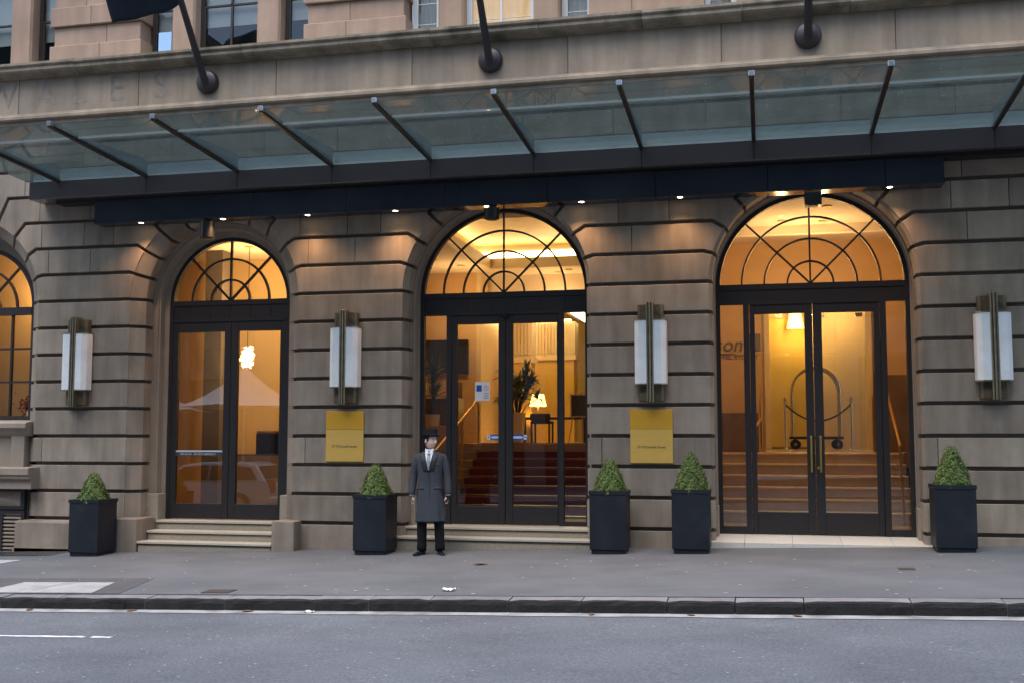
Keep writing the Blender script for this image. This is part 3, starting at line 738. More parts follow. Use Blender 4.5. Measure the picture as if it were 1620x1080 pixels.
cheek(-10.12, -9.665, -.26, .30, -.6, .36, 'squared stone block behind the leftmost planter beside the left steps')
th = thing('door_threshold', 'white stone threshold slab in front of the right doors', 'threshold')
for i in range(5):
    xa = [-.80,-.30,.36,1.02,1.70][i]; xb = [-.305,.355,1.015,1.695,2.22][i]
    mb = MB(); mb.prism_x([(.80,-.4),(.80,.236),(.56,.234),(-.09,pave(.7,-.09)+.045),(-.09,-.4)], xa, xb); mb.build('slab', 'white_stone', th)

# side window at the left edge: arched sash window, sill, ledge, grille
cE = -13.22
mb = MB(); arch_sweep(mb, cE, [(1.36,.375),(1.265,.372),(1.26,.42),(1.19,.43),(1.18,.50),(1.05,.50),(1.05,.62),(1.36,.62)], 1.95); mb.build('architrave', 'stone_trim', hotel, smooth=25)
wf = MB(); zc = SPR-.02; fan_ring(wf, cE, 1.06, .99, .48, .57, zc); wf.box(cE-1.06, cE-.99, .48, .57, 1.93, zc); wf.box(cE+.99, cE+1.06, .48, .57, 1.93, zc)
wf.box(cE-.99, cE+.99, .47, .57, 3.73, 3.86); wf.box(cE-.99, cE+.99, .48, .57, 1.93, 2.0)
for rr in (.34,.68): fan_ring(wf, cE, rr*.99+.016, rr*.99-.016, .50, .55, zc)
for p in (math.pi/4, math.pi/2, 3*math.pi/4): bar(wf, cE, zc, p, 0, 1.0, .03, .503, .547)
for x in (-.66,-.0,.60): wf.box(cE+x-.018, cE+x+.018, .50, .55, 2.0, 3.73)
for z in (2.58, 3.15): wf.box(cE-.99, cE+.99, .502, .548, z-.016, z+.016)
wo = wf.build('side_window', 'white_frame' if False else 'bronze_dark', hotel)
gl = MB(); gl.box(cE-.99, cE+.99, .522, .528, 1.98, zc); gl.prism_y([(cE+.99*math.cos(math.pi*q/30), zc+.99*math.sin(math.pi*q/30)) for q in range(31)], .522, .528); gl.build('pane', 'fan_glass', wo)
xr = -11.83
sl_ = MB(); sl_.prism_x([(.5,1.93),(-.02,1.90),(-.10,1.885),(-.14,1.87),(-.14,1.79),(-.10,1.775),(-.06,1.70),(-.02,1.66),(.5,1.66)], -14.7, xr+.02); sl_.build('window_sill', 'stone_trim', hotel, bevel=.006)
pn = MB(); pn.box(-14.7, -12.15, .02, .5, 1.13, 1.67); pn.box(-12.15, -11.90, -.03, .5, 1.13, 1.67); pn.build('apron_panel', 'stone_trim', hotel, bevel=.006)
lg = MB(); lg.prism_x([(.5,1.165),(-.26,1.15),(-.29,1.14),(-.29,1.03),(-.26,1.015),(-.26,.97),(-.20,.95),(-.20,.80),(.5,.80)], -14.7, -11.62); lg.build('ledge', 'stone_trim', hotel, bevel=.006)
# basement opening below: panel and louvres
MB().box(-14.7, -11.85, .05, .5, -.6, .82).build('basement_panel', 'stone_core', hotel)
gf = MB(); gf.frame(-12.32, -11.86, -.5, .44, -.02, .05, .06, .06, .05, .05); gf.frame(-12.9, -12.38, -.5, .44, -.02, .05, .06, .06, .05, .05); gf.frame(-12.62,-11.86,.46,.80,-.03,.05,.07,.07,.05,.05)
go = gf.build('basement_grille', 'bronze_dark', hotel)
pr = MB(); pr.add([(-12.55,-.0,.51),(-11.93,-.0,.51),(-11.93,-.0,.75),(-12.55,-.0,.75),(-12.24,-.05,.63)], [(0,1,4),(1,2,4),(2,3,4),(3,0,4)]); pr.build('raised_panel', 'stone_trim', go)
for q in range(10):
    z = -.20+q*.062; mb = MB(); mb.prism_x([(.03,z),(-.005,z+.012),(-.005,z+.03),(.03,z+.045)], -12.26, -11.92); mb.build('louvre', 'stone_trim', go)
mb = MB(); mb.prism_x([(.02,-.6),(-.10,-.6),(-.10,.255),(-.085,.275),(.02,.30)], -11.97, -10.13); mb.build('plinth_stone', 'stone', hotel, bevel=.006)
mb = MB(); mb.prism_x([(.02,-.6),(-.10,-.6),(-.10,-.155),(.02,-.14)], -12.0, -10.13); mb.build('plinth_base', 'stone', hotel)

# ------------------------------------------------------------------ canopy
cp = thing('glass_canopy', 'long glass canopy on bronze fins over the three entrances', 'canopy')
XL, XR = -11.70, 6.9
FX = [-11.15+1.583*i for i in range(12)]
edges = [XL]+[x for x in FX if XL+.3 < x]+[XR]
gi, go_, zi, zo = -.40, -2.86, EYE+4.165, EYE+4.30
# fascia panels between fin lines (slight gaps)
pj = [XL]+FX[1:]+[XR]
for a, b in zip(pj[:-1], pj[1:]):
    mb = MB(); mb.prism_x([(0.0,EYE+3.86),(-.40,EYE+3.86),(-.42,EYE+3.875),(-.42,EYE+4.15),(-.405,EYE+4.15),(-.30,EYE+4.08),(0.0,EYE+4.08)], a+.003, b-.003); mb.build('fascia_panel', 'fascia_metal', cp, bevel=.004)
MB().box(XL+.02, XR-.02, -.30, -.01, EYE+4.082, EYE+4.13).build('gutter_lining', 'steel', cp)
MB().prism_x([(-.36,EYE+4.12),(-.33,EYE+4.12),(-.30,EYE+4.27),(-.20,EYE+4.29),(-.19,EYE+4.40),(-.21,EYE+4.40),(-.22,EYE+4.305),(-.32,EYE+4.285)], XL+.02, XR-.02).build('flashing', 'flashing', cp)
MB().box(XL+.4, XR-.05, -.27, -.02, EYE+3.80, EYE+3.862).build('shadow_gap', 'black', cp)
bj = [-10.56]+[x+.18 for x in FX[1:9] if -10.3 < x+.18 < 2.3]+[2.46]
for a, b in zip(bj[:-1], bj[1:]):
    mb = MB(); mb.box(a+.002, b-.002, -.30, -.005, EYE+3.43, EYE+3.81); mb.build('beam_panel', 'beam_navy', cp, bevel=.006)
def gz(y): return zi+(zo-zi)*(y-gi)/(go_-gi)
gx = [XL+.02]+FX+[XR]
gx[1:2] = []
gx = [-11.78]+FX+[6.96]
gx = [max(XL-1.0, x) for x in gx]
for a, b in zip(gx[:-1], gx[1:]):
    if a == b: continue
    mb = MB(); mb.loops([[(x, y, gz(y)+d) for y, d in ((gi+.03,0),(go_,0),(go_,.018),(gi+.03,.018))] for x in (a+.004, b-.004)]); mb.build('glass_pane', 'canopy_glass', cp)
    # second layer: joint line of the outer pane strip
    yj = go_+.62; mb = MB(); mb.loops([[(x, yj+p, gz(yj)+d) for p, d in ((-.012,-.004),(.012,-.004),(.012,.026),(-.012,.026))] for x in (a+.02, b-.02)]); mb.build('glazing_joint', 'white_frame', cp)
for x in FX:
    mb = MB(); mb.loops([[(x+s, y, gz(y)+d) for s, d in ((-.028,-.052),(.028,-.052),(.028,-.006),(-.028,-.006))] for y in (gi, go_-.03)])
    f_ = mb.build('fin', 'fin_metal', cp, bevel=.003)
    mb = MB(); mb.loops([[(x+s, y, gz(y)+d) for s, d in ((-.008,.02),(.008,.02),(.008,h),(-.008,h))] for y, h in ((gi,.23),(gi-.10,.23),(go_+.55,.03))]); mb.build('web', 'canopy_web', f_)
    mb = MB(); mb.loops([[(x+s, y, gz(y)+d) for s, d in ((-.036,-.03),(.036,-.03),(.036,.035),(-.036,.035))] for y in (go_-.05, go_+.02)]); mb.build('tip', 'steel', f_, bevel=.006)
LX = [-9.743+1.437*i for i in range(9)]
for x in LX:
    d = MB(); d.lathe([(.040,-.006),(.062,-.006),(.062,.004),(.040,.004)], (x,-.235,EYE+3.43), 20); o = d.build('downlight_ring', 'steel', cp, smooth=40)
    MB().lathe([(0,0),(.036,0),(.036,.003),(0,.003)], (x,-.235,EYE+3.4235), 16).build('downlight_lens', 'bulb_canopy', o)
    sp = lamp('downlight_lamp', 'SPOT', (x,-.235,EYE+3.41), 44, (1,.56,.28), None, spot_size=R(140), spot_blend=1.0, shadow_soft_size=.04)
    sp.rotation_euler = (R(-20), 0, 0)
for i, (x, lb) in enumerate(((-8.59,'black cylinder camera under the canopy above the left doors'),(-3.92,'short black canister under the canopy above the middle doors'),(.727,'black box camera under the canopy above the right doors'))):
    t = thing('canopy_camera', lb, 'camera', (x,-.20,EYE+3.43), 0, 'cameras under the canopy')
    h = (.30,.20,.21)[i]
    if i < 2: MB().lathe([(0,-h),(.10,-h),(.112,-h+.012),(.112,-.03),(.06,-.03),(.06,0),(0,0)], (0,0,0), 24).build('housing', 'black', t, smooth=40)
    else: MB().box(-.115,.115,-.09,.12,-h,-.02).build('housing', 'black', t, bevel=.012, seg=2); 
    MB().lathe([(0,-h-.008),(.07,-h-.008),(.075,-h+.006),(0,-h+.006)], (0,0,0), 20).build('lens_ring', 'bronze_dark', t)

# ------------------------------------------------------------------ wall sconces
def sconce(x, label):
    t = thing('wall_sconce', label, 'wall light', (x,0,2.86), 0, 'alabaster wall sconces')
    MB().prism_z([(-.185,0),(-.185,-.09),(-.15,-.125),(.15,-.125),(.185,-.09),(.185,0)], -.70, .69).build('back_plate', 'sconce_bronze', t, bevel=.004)
    for s in (-1, 1):
        poly = [(s*.047,-.02),(s*.047,-.22),(s*.16,-.22),(s*.225,-.16),(s*.235,-.02)]
        if s < 0: poly = poly[::-1]
        MB().prism_z(poly, -.455, .455).build('alabaster_panel', 'alabaster', t, bevel=.006)
        for z in (-.468, .456):
            p2 = [(px*1.03, py_*1.03) for px, py_ in poly]; MB().prism_z(p2, z, z+.012).build('trim', 'sconce_bar', t)
    for q in (-1, 0, 1):
        MB().box(q*.038-.0115, q*.038+.0115, -.240+abs(q)*.006, -.02, -.725, .725).build('bar', 'sconce_bar', t, bevel=.005)
    MB().box(-.046,.046,-.205,-.02,-.70,.70).build('bar_backing', 'sconce_bronze', t)
    return t
for x, lb in ((-10.93,'alabaster and bronze sconce between the side window and the left doors'),(-6.27,'alabaster and bronze sconce above the brass plaque beside the doorman'),(-1.58,'alabaster and bronze sconce above the brass plaque between the middle and right doors'),(3.04,'alabaster and bronze sconce at the far right end of the wall')):
    sconce(x, lb)
# ------------------------------------------------------------------ brass plaques
for x, lb in ((-6.29,'brass street number plaque on the pillar left of the doorman'),(-1.59,'brass street number plaque above the paired planters')):
    t = thing('brass_plaque', lb, 'plaque', (x,-.004,1.655), 0, 'brass plaques')
    MB().box(-.305,.305,-.028,0,.105,.385).build('upper_plate', 'brass_top', t, bevel=.003)
    MB().box(-.305,.305,-.026,0,-.385,.102).build('lower_plate', 'brass_plate', t, bevel=.003)
    text('lettering', "37 O'Connell Street", .050, (0,-.0275,-.155), 'ink', t, ext=.001)
# ------------------------------------------------------------------ flagpoles and flag
PD = Vector((0,-.62,.79)).normalized()
for i, (x, lb) in enumerate(((-8.74,'bronze flagpole carrying the dark navy flag on the left'),(-3.99,'bare bronze flagpole on the frieze above the middle doors'),(.72,'bare bronze flagpole on the frieze above the right doors'))):
    t = thing('flagpole', lb, 'flagpole', (x,-.01,7.39), 0, 'flagpoles on the frieze')
    MB().lathe([(0,0),(.19,0),(.19,.04),(.17,.085),(.12,.11),(0,.12)], (0,0,0), 32, Matrix.Rotation(math.pi/2,3,'X')).build('wall_disc', 'bronze_pole', t, smooth=35)
    p0 = Vector((0,-.06,-.08)); MB().tube([p0, p0+PD*1.0, p0+PD*4.2], [.062,.052,.036], 16).build('pole', 'bronze_pole', t, smooth=40)
    MB().tube([p0+PD*.55+Vector((-.05,0,0)), p0+PD*.60+Vector((-.075,-.02,.0)), p0+PD*.66+Vector((-.05,0,0))], .012, 8).build('cleat', 'steel', t)
    MB().sphere(p0+PD*4.2, .06).build('finial', 'brass', t, smooth=180)
fl = MB(); rows = []
base = Vector((-8.74,-.07,7.31))+PD*1.18
nU, nV = 26, 22
for a in range(nU+1):
    u = a/nU; row = []
    for b in range(nV+1):
        vv = b/nV
        top = base+PD*(.18+1.5*vv)
        wv = .055*math.sin(5.5*u+3*vv)+.03*math.sin(11*u-4*vv)
        row.append(top+Vector((-1.10*u-.02, wv-.05*u, -.27*u*(1+.3*vv)-.03*math.sin(math.pi*u))))
    rows.append(row)
fl.grid(rows); fo = fl.build('navy_flag', 'flag_navy', None, smooth=180)
sm = fo.modifiers.new('thick', 'SOLIDIFY'); sm.thickness = .004
tag(fo, 'dark navy flag hanging from the left flagpole', 'flag')

# ------------------------------------------------------------------ planters and topiary
def planter_mesh():
    t = empty('planter_box')
    h, a, b = .86, .252, .253
    mb = MB(); mb.loops([[(sx*r, sy*r, z) for sx, sy in ((-1,-1),(1,-1),(1,1),(-1,1))] for r, z in ((a-.02,.0),(a-.02,.05),(a,.055),(b,h-.05))], True, False)
    mb.build('box', 'planter', t, bevel=.006)
    o = b+.009; i_ = b-.045
    rim = MB(); rim.loops([[(sx*r, sy*r, z) for sx, sy in ((-1,-1),(1,-1),(1,1),(-1,1))] for r, z in ((b-.005,h-.051),(o,h-.05),(o,h),(i_,h),(i_,h-.10))], False, False); rim.build('rim', 'planter', t)
    MB().box(-i_, i_, -i_, i_, h-.10, h-.055).build('soil', 'soil', t)
    return t
def cone_foliage(hc, rc, seed, nleaf=8500):
    rg = random.Random(seed); mb = MB()
    for _ in range(nleaf):
        t = 1-math.sqrt(rg.random()); z = t*hc; ph = rg.random()*6.283
        lump = 1+.08*math.sin(3*ph+seed)+.07*math.sin(5*ph+9*t+seed*2)+.05*math.sin(11*ph-17*t+seed)
        rr = (rc*(1-t)**.74+.014)*lump*(1-.22*rg.random()**2)+rg.uniform(-.006,.014)
        if rg.random() < .04: rr += rg.uniform(.01,.045)
        p = Vector((rr*math.cos(ph), rr*math.sin(ph), z+.01+rg.uniform(-.01,.015)))
        n = Vector((math.cos(ph), math.sin(ph), .5+rg.uniform(-.5,.8))).normalized()
        tdir = n.cross(Vector((rg.uniform(-1,1), rg.uniform(-1,1), rg.uniform(-1,1)))).normalized(); tdir = (tdir+n*rg.uniform(-.3,.7)).normalized()
        s = tdir.cross(n).normalized(); L_ = rg.uniform(.010,.021); W_ = L_*.52
        nn = s.cross(tdir)*.2*L_
        mb.add([p-tdir*L_*.1, p+tdir*L_*.5+s*W_+nn, p+tdir*L_*1.1, p+tdir*L_*.5-s*W_+nn], [(0,1,2,3)])
    return mb
PT = planter_mesh()
PL = [(-10.23,-.56,0,'dark navy planter box at the left end of the pavement'),(-5.60,-.52,.0,'dark navy planter box to the left of the doorman'),(-2.13,-.52,.0,'dark navy planter box right of the middle doors, left of the planter pair'),(-1.0,-.52,.0,'dark navy planter box left of the right doors, right of the planter pair'),(2.39,-.50,.0,'dark navy planter box at the right end by the right doors')]
SL = ['clipped conical box shrub in the planter at the left end','clipped conical box shrub in the planter left of the doorman','clipped conical box shrub in the planter right of the middle doors','tall clipped conical box shrub in the planter left of the right doors','tall clipped conical box shrub in the planter at the right end']
SH = [.48,.50,.48,.56,.57]
for i, (x, y, rz_, lb) in enumerate(PL):
    p = PT if i == 0 else copy_tree(PT)
    p.location = (x, y, pave(x, y)); p.rotation_euler.z = rz_; 
    tag(p, lb, 'planter', 'navy planter boxes')
    s = thing('topiary_shrub', SL[i], 'shrub', (x+(-.0), y, pave(x, y)+.80), 0, 'clipped topiary cones')
    MB().tube([(0,0,-.02),(.01,0,.1),(0,0,.3)], [.02,.016,.008], 8).build('stem', 'dark_wood', s)
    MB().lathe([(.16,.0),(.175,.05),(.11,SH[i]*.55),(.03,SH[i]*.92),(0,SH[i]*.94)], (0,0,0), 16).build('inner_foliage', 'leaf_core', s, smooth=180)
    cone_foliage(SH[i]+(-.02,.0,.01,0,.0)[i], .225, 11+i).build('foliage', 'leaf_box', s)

# ------------------------------------------------------------------ interiors: shells
LAND = 1.52
def room(name, mat, boxes): 
    mb = MB()
    for b in boxes: mb.box(*b)
    return struct(mb.build(name, mat))
# left room (also behind the side window)
room('left_room_floor', 'floor_stone', [(-16,-7.10,.70,4.6,ZL-.12,ZL-.005)])
room('left_room_ceiling', 'ceiling', [(-16,-7.10,.70,4.6,5.22,5.32)])
room('left_room_wall', 'ochre_wall', [(-16,-7.10,4.45,4.6,ZL-.1,5.22),(-7.20,-7.10,.70,4.45,ZL-.1,5.22),(-16.1,-16,.7,4.6,ZL-.1,5.22)])
room('reflected_column', 'dark_reflection', [(-10.45,-10.10,3.2,3.55,ZL,5.22)])  # added block imitating a dark column reflected in the door glass
room('left_room_partition', 'timber', [(-9.35,-7.22,1.9,2.0,ZL,1.34)])
room('left_room_divider', 'ochre_wall', [(-12.0,-11.88,.75,3.2,ZL,5.22)])
room('left_room_side_wall', 'ochre_wall', [(-14.6,-12.02,2.1,2.2,ZL,5.22)])
room('left_room_panel', 'timber', [(-13.0,-12.05,1.98,2.09,ZL,2.95)])
# middle lobby
room('lobby_floor', 'floor_stone', [(-7.0,-1.5,.70,4.45,ZM-.12,ZM-.004),(-9.0,-1.5,4.45,14,LAND-.2,LAND),(-6.0,-1.5,4.05,4.45,LAND-.17-.2,LAND-.002)])
room('lobby_wall', 'travertine', [(-9.0,-6.05,7.0,7.2,LAND,5.2),(-7.09,-6.95,.72,4.6,ZM,5.2),(-9.1,-9.0,4.6,7,LAND,5.2)])
room('lobby_back_wall', 'yellow_wall', [(-9.0,-1.5,12.8,13.0,LAND,5.2),(-1.56,-1.42,.72,13,ZM,5.2)])
room('lobby_corridor_wall', 'cream', [(-6.05,-5.95,7.0,10.2,LAND,5.2)])
room('lobby_pier', 'yellow_wall', [(-5.50,-5.05,8.0,8.45,LAND,3.30),(-5.40,-4.35,9.6,10.1,LAND,3.45)])
ph = MB()
ph.box(-5.55,-5.0,7.95,8.5,3.30,3.42); ph.box(-5.52,-5.03,7.98,8.47,3.42,4.9)
ph.box(-5.45,-4.30,9.55,10.15,3.45,3.56); ph.box(-5.42,-4.33,9.58,10.12,3.56,4.35)
for i in range(15): ph.box(-5.40+.075*i,-5.365+.075*i,9.55,9.58,3.60,4.33)
for i in range(6): ph.box(-5.50+.078*i,-5.462+.078*i,7.955,7.98,3.46,4.88)
struct(ph.build('lobby_pier_capital', 'cream'))
# ceiling with recessed lit tray: the cove ledge
cz = 5.20
room('lobby_ceiling', 'ceiling', [(-9.0,-5.55,.70,13,cz,cz+.12),(-5.55,-1.5,6.25,13,cz,cz+.12),(-5.55,-1.5,.70,1.3,cz,cz+.12)])
room('lobby_tray', 'gold_leaf', [(-5.95,-1.5,1.0,6.65,cz+.50,cz+.58)])
room('lobby_tray_edge', 'cream', [(-5.62,-5.54,1.3,6.32,cz-.05,cz+.16),(-5.54,-1.5,6.24,6.32,cz-.05,cz+.16),(-5.99,-5.95,1.0,6.65,cz+.12,cz+.58),(-5.95,-1.5,6.65,6.70,cz+.12,cz+.58)])
room('lobby_bulkhead', 'ceiling', [(-9.0,-1.5,7.6,7.75,4.62,cz),(-4.6,-1.5,7.75,12.8,4.60,4.66)])
def cove(name, label, x0, x1, y0, y1, z0, z1):
    o = tag(MB().box(x0,x1,y0,y1,z0,z1).build(name, 'cove'), label, 'cove light', 'lobby cove lights'); return o
cove('cove_light', 'glowing cove strip along the left edge of the lobby ceiling tray', -5.945,-5.92,1.3,6.6,cz+.24,cz+.36)
cove('cove_light', 'glowing cove strip along the back edge of the lobby ceiling tray', -5.9,-1.55,6.62,6.645,cz+.24,cz+.36)
cove('cove_light', 'glowing cove strip seen through the right sidelight of the middle doors', -4.35,-4.15,7.8,11.5,4.50,4.58)
cove('cove_light', 'glowing cove strip above the ribbed pier in the lobby', -5.40,-4.4,9.50,9.53,4.36,4.40)
# right lobby
room('stair_hall_floor', 'floor_stone', [(-1.4,4.2,.70,2.0,ZR-.12,.296),(-1.4,4.2,3.68,10,LAND-.4,LAND-.144)])
room('stair_hall_wall', 'travertine', [(-1.4,.02,4.6,4.75,LAND-.3,5.2),(1.90,4.2,4.6,4.75,LAND-.3,5.2),(.02,1.90,4.62,4.73,4.05,5.2),(-1.40,-1.30,.72,4.6,.2,5.2),(2.75,2.85,.72,4.6,.2,5.2)])
room('stair_hall_dado', 'brown_stone', [(-1.29,-.10,4.55,4.599,.2,2.08),(1.95,2.74,4.55,4.599,.2,2.74),(-1.299,-1.24,.75,4.55,.2,1.9),(2.70,2.749,.75,4.55,.2,2.5)])
room('stair_hall_back_wall', 'ochre_wall', [(-1.4,4.2,9.6,9.75,LAND-.3,5.2)])
room('lit_wall_patch', 'yellow_wall', [(.10,.95,9.5,9.595,LAND-.1,4.3)])  # yellow slab colours in the lit left part of the back wall
room('stair_hall_ceiling', 'ceiling', [(-1.4,4.2,.70,10,5.2,5.32)])
room('stair_hall_jamb', 'cream', [(.022,.12,4.52,4.80,LAND-.1,4.05),(1.80,1.898,4.52,4.80,LAND-.1,4.05)])
room('stair_hall_beam', 'ceiling', [(-1.3,2.75,2.95,3.1,5.05,5.2)])
# staircases
def stair(name, label, x0, x1, ys, z0, rise, n, tread, mtop, mris, rods=None, carpet=None):
    t = thing(name, label, 'staircase')
    for i in range(n):
        z = z0+rise*(i+1); y = ys+tread*i
        MB().box(x0, x1, y, ys+tread*(n)+.35, z-rise+.001, z-.03).build('riser', mris, t)
        MB().box(x0-.0, x1, y-.025, y+tread+.02, z-.03, z).build('tread', mtop, t, bevel=.006)
        if carpet:
            mb = MB(); mb.box(carpet[0], carpet[1], y-.032, y+tread-.02, z+.001, z+.008); mb.box(carpet[0], carpet[1], y-.034, y-.026, z-rise+.012, z+.001); mb.build('carpet_runner', 'carpet', t)
        if rods: 
            MB().tube([(rods[0], y-.045, z-rise+.03), (rods[1], y-.045, z-rise+.03)], .011, 8).build('carpet_rod', 'brass', t)
            for x in (rods[0]+.5, rods[1]-1.3): MB().sphere((x, y-.05, z-rise+.03), .022, 8, 6).build('rod_clip', 'brass', t)
    return t
stair('lobby_staircase', 'red carpeted stairs with brass rods behind the middle doors', -5.85, -1.6, 2.3, ZM, .1525, 8, .29, 'floor_stone', 'step_stone', (-5.25,-2.0), (-5.25,-1.95))
stair('hall_staircase', 'brown stone stairs rising behind the right doors', -1.22, 2.25, 1.95, .296, .18, 6, .29, 'step_stone_top', 'step_stone')

# ------------------------------------------------------------------ interior things
def downlight(x, y, z, label, group, r=.09, e=0):
    t = thing('ceiling_downlight', label, 'ceiling light', (x,y,z), 0, group)
    MB().lathe([(r*.75,-.012),(r,-.012),(r,0),(r*.75,0)], (0,0,0), 20).build('ring', 'cream', t)
    MB().lathe([(0,-.008),(r*.76,-.008),(r*.76,-.004),(0,-.004)], (0,0,0), 16).build('lens', 'bulb', t)
    if e: lamp('ceiling_fill', 'POINT', (x, y, z-.85), e*.56, WARM, None, shadow_soft_size=.05)  # fill light added well below the fitting to brighten the ceiling
    return t
wl = 'recessed downlights in the lobby ceilings'
for x, y, e, lb in ((-6.44,5.03,0,'small ceiling downlight at the left edge of the middle fanlight'),(-6.11,5.95,42,'oval ceiling downlight in the left part of the middle fanlight'),(-4.02,7.0,0,'ceiling downlight below the cove at the right of the middle fanlight'),(-4.3,7.3,40,'ceiling downlight low in the right part of the middle fanlight')):
    downlight(x, y, 5.19 if y < 7.5 else 4.59, lb, wl, e=e)
downlight(-5.69, 8.9, 5.19, 'ceiling downlight just above the middle transom', wl, e=34)
for x, y, e, lb in ((1.01,1.46,0,'ceiling downlight highest in the right fanlight'),(1.01,2.70,48,'ceiling downlight just below the highest one in the right fanlight'),(.35,2.50,44,'small ceiling downlight left of centre in the right fanlight'),(1.82,2.56,0,'ceiling downlight beside the right diagonal bar of the right fanlight'),(1.0,4.3,0,'ceiling downlight near the inner arcs of the right fanlight'),(-.51,4.2,0,'oval ceiling downlight at the left of the right fanlight'),(.72,8.9,45,'ceiling downlight left of the fan centre above the right transom'),(1.71,8.9,45,'ceiling downlight right of the fan centre above the right transom')):
    downlight(x, y, 5.19 if y != 3.0 else 5.04, lb, wl, .075, e=e)
downlight(-10.35+.9, 3.0, 5.21, 'ceiling downlight seen through the left fanlight', wl, e=85)
downlight(-7.6, 3.2, 5.21, 'ceiling downlight hidden behind the right side of the left fanlight', wl, e=60)
downlight(-12.9, 1.6, 5.21, 'ceiling downlight in the room behind the side window', wl, e=55)
# pendant lamp of gold leaves behind the left doors
pt = thing('pendant_lamp', 'glowing leafy pendant lamp hanging behind the left doors', 'pendant lamp', (-9.42,2.95,3.13))
MB().tube([(0,0,.2),(0,0,2.08)], .006, 6).build('cord', 'black', pt)
pb = MB(); rg = random.Random(4)
for _ in range(90):
    th_, zz = rg.random()*6.283, rg.uniform(-.2,.2); rr = .10*math.sqrt(max(0, 1-(zz/.23)**2))+rg.uniform(-.02,.03); c0 = Vector((rr*math.cos(th_), rr*math.sin(th_), zz)); s_ = .035
    a_ = Vector((rg.uniform(-1,1), rg.uniform(-1,1), rg.uniform(-1,1))).normalized()*s_; b_ = a_.orthogonal().normalized()*s_*.6
    pb.add([c0-a_, c0+b_, c0+a_, c0-b_], [(0,1,2,3)])
pb.build('leaf_shade', 'pendant_lit', pt); MB().sphere((0,0,0), (.05,.05,.12)).build('bulb', 'bulb', pt, smooth=180)
lamp('pendant_bulb', 'POINT', (-9.42,2.7,3.0), 22, WARM, None, shadow_soft_size=.1)
# left room: desk machine on partition, shelf
dk = thing('front_desk', 'dark desk unit seen at the right of the left doors', 'desk', (-7.9,2.2,ZL))
MB().box(-.95,.6,.0,.7,0,1.40).build('cabinet', 'dark_wood', dk, bevel=.01); MB().box(-.93,.6,-.02,.72,1.40,1.45).build('top', 'timber', dk, bevel=.006); MB().box(-.30,.4,.1,.4,1.45,1.47).build('tray', 'dark_fabric', dk); MB().box(-.45,-.36,.02,.12,1.0,1.3).build('panel_light', 'sign_grey', dk)
sh = thing('wall_shelf', 'dark shelf unit with leaning sticks behind the left doors', 'shelf', (-8.6,3.9,ZL))
MB().box(0,1.6,.1,.5,1.3,1.62).build('shelf_box', 'dark_wood', sh); MB().box(0,.04,.1,.5,1.62,2.3).build('side', 'dark_wood', sh)
for q in range(3): MB().tube([(.3+.2*q,.25,1.62),(.18+.22*q,.2,2.15)], .012, 6).build('stick', 'dark_wood', sh)
# television on the stone wall
tv = thing('television', 'dark wall television in the lobby behind the middle doors', 'television', (-6.93,6.96,3.37))
MB().box(-.72,.72,-.06,.0,-.37,.37).build('case', 'black', tv, bevel=.01); MB().box(-.70,.70,-.064,-.059,-.35,.35).build('screen', 'screen', tv)
# wall switch panel
MBp = MB().box(-6.62,-6.36,6.95,6.999,2.42,2.82).build('wall_keypad', 'sign_grey', None, bevel=.008); tag(MBp, 'grey keypad panel on the lobby wall behind the door notice', 'keypad')
# brown block wall and pedestal under the yucca
pd = thing('planter_wall', 'brown stone planter wall inside the left sidelight of the middle doors', 'planter', (-6.3,4.75,LAND))
MB().box(-.6,.48,0,.45,0,.88).build('block', 'brown_stone', pd, bevel=.01)
MB().box(-.45,.40,-.38,-.02,-.6,.34).build('front_block', 'travertine', pd, bevel=.01)
def blades(n, L0, L1, spread, seed, wd=.028, droop=.5):
    rg = random.Random(seed); mb = MB()
    for _ in range(n):
        a = rg.random()*6.283; L_ = rg.uniform(L0, L1); el = rg.uniform(.25,1.45); d = Vector((math.cos(a), math.sin(a), 0)); s = Vector((-d.y, d.x, 0)); pts = []
        for q in range(5):
            u = q/4; r_ = L_*u*math.cos(el)*spread; z = L_*u*math.sin(el)-droop*L_*u*u*math.cos(el)
            ww = wd*(1-u)**.6*(.5+u if u < .5 else 1)
            p = d*r_+Vector((0,0,z)); pts.append([p-s*ww, p+Vector((0,0,-ww*.4)), p+s*ww])
        mb.grid(pts)
    return mb
yu = thing('yucca_plant', 'spiky yucca plant inside the left sidelight of the middle doors', 'plant', (-6.30,4.58,1.86))
MB().lathe([(0,0),(.13,0),(.16,.22),(.14,.22),(.14,.18),(0,.18)], (0,0,0), 18).build('pot', 'pot_white', yu, smooth=30)
MB().tube([(0,0,.15),(.02,0,.5),(.0,.02,.95)], .035, 8).build('stem', 'dark_wood', yu)
for i, (dz, nn) in enumerate(((.55,34),(.80,40),(1.0,46))):
    o = blades(nn, .35, .62, 1, 20+i).build('leaves', 'leaf_palm', yu); o.location = (.02,0,dz)
pp = thing('potted_palm', 'leafy palm in a tall pale pot by the middle of the lobby', 'plant', (-4.93,6.0,LAND))
MB().lathe([(0,0),(.16,0),(.22,.62),(.19,.62),(.19,.56),(0,.56)], (0,0,0), 4, Matrix.Rotation(math.pi/4,3,'Z')).build('pot', 'pot_white', pp, bevel=.01)
rg = random.Random(9)
for i in range(26):
    x, y = rg.uniform(-.18,.18), rg.uniform(-.12,.12); h = rg.uniform(.25,1.0); lx, ly = x*2.2, y*1.6
    MB().tube([(x*.4,y*.4,.56),(x,y,.56+h*.6),(lx,ly,.56+h)], .010, 6).build('cane', 'leaf_core', pp)
    o = blades(18, .18, .34, 1, 40+i, .034, .7).build('frond', 'leaf_palm', pp); o.location = (lx,ly,.56+h)
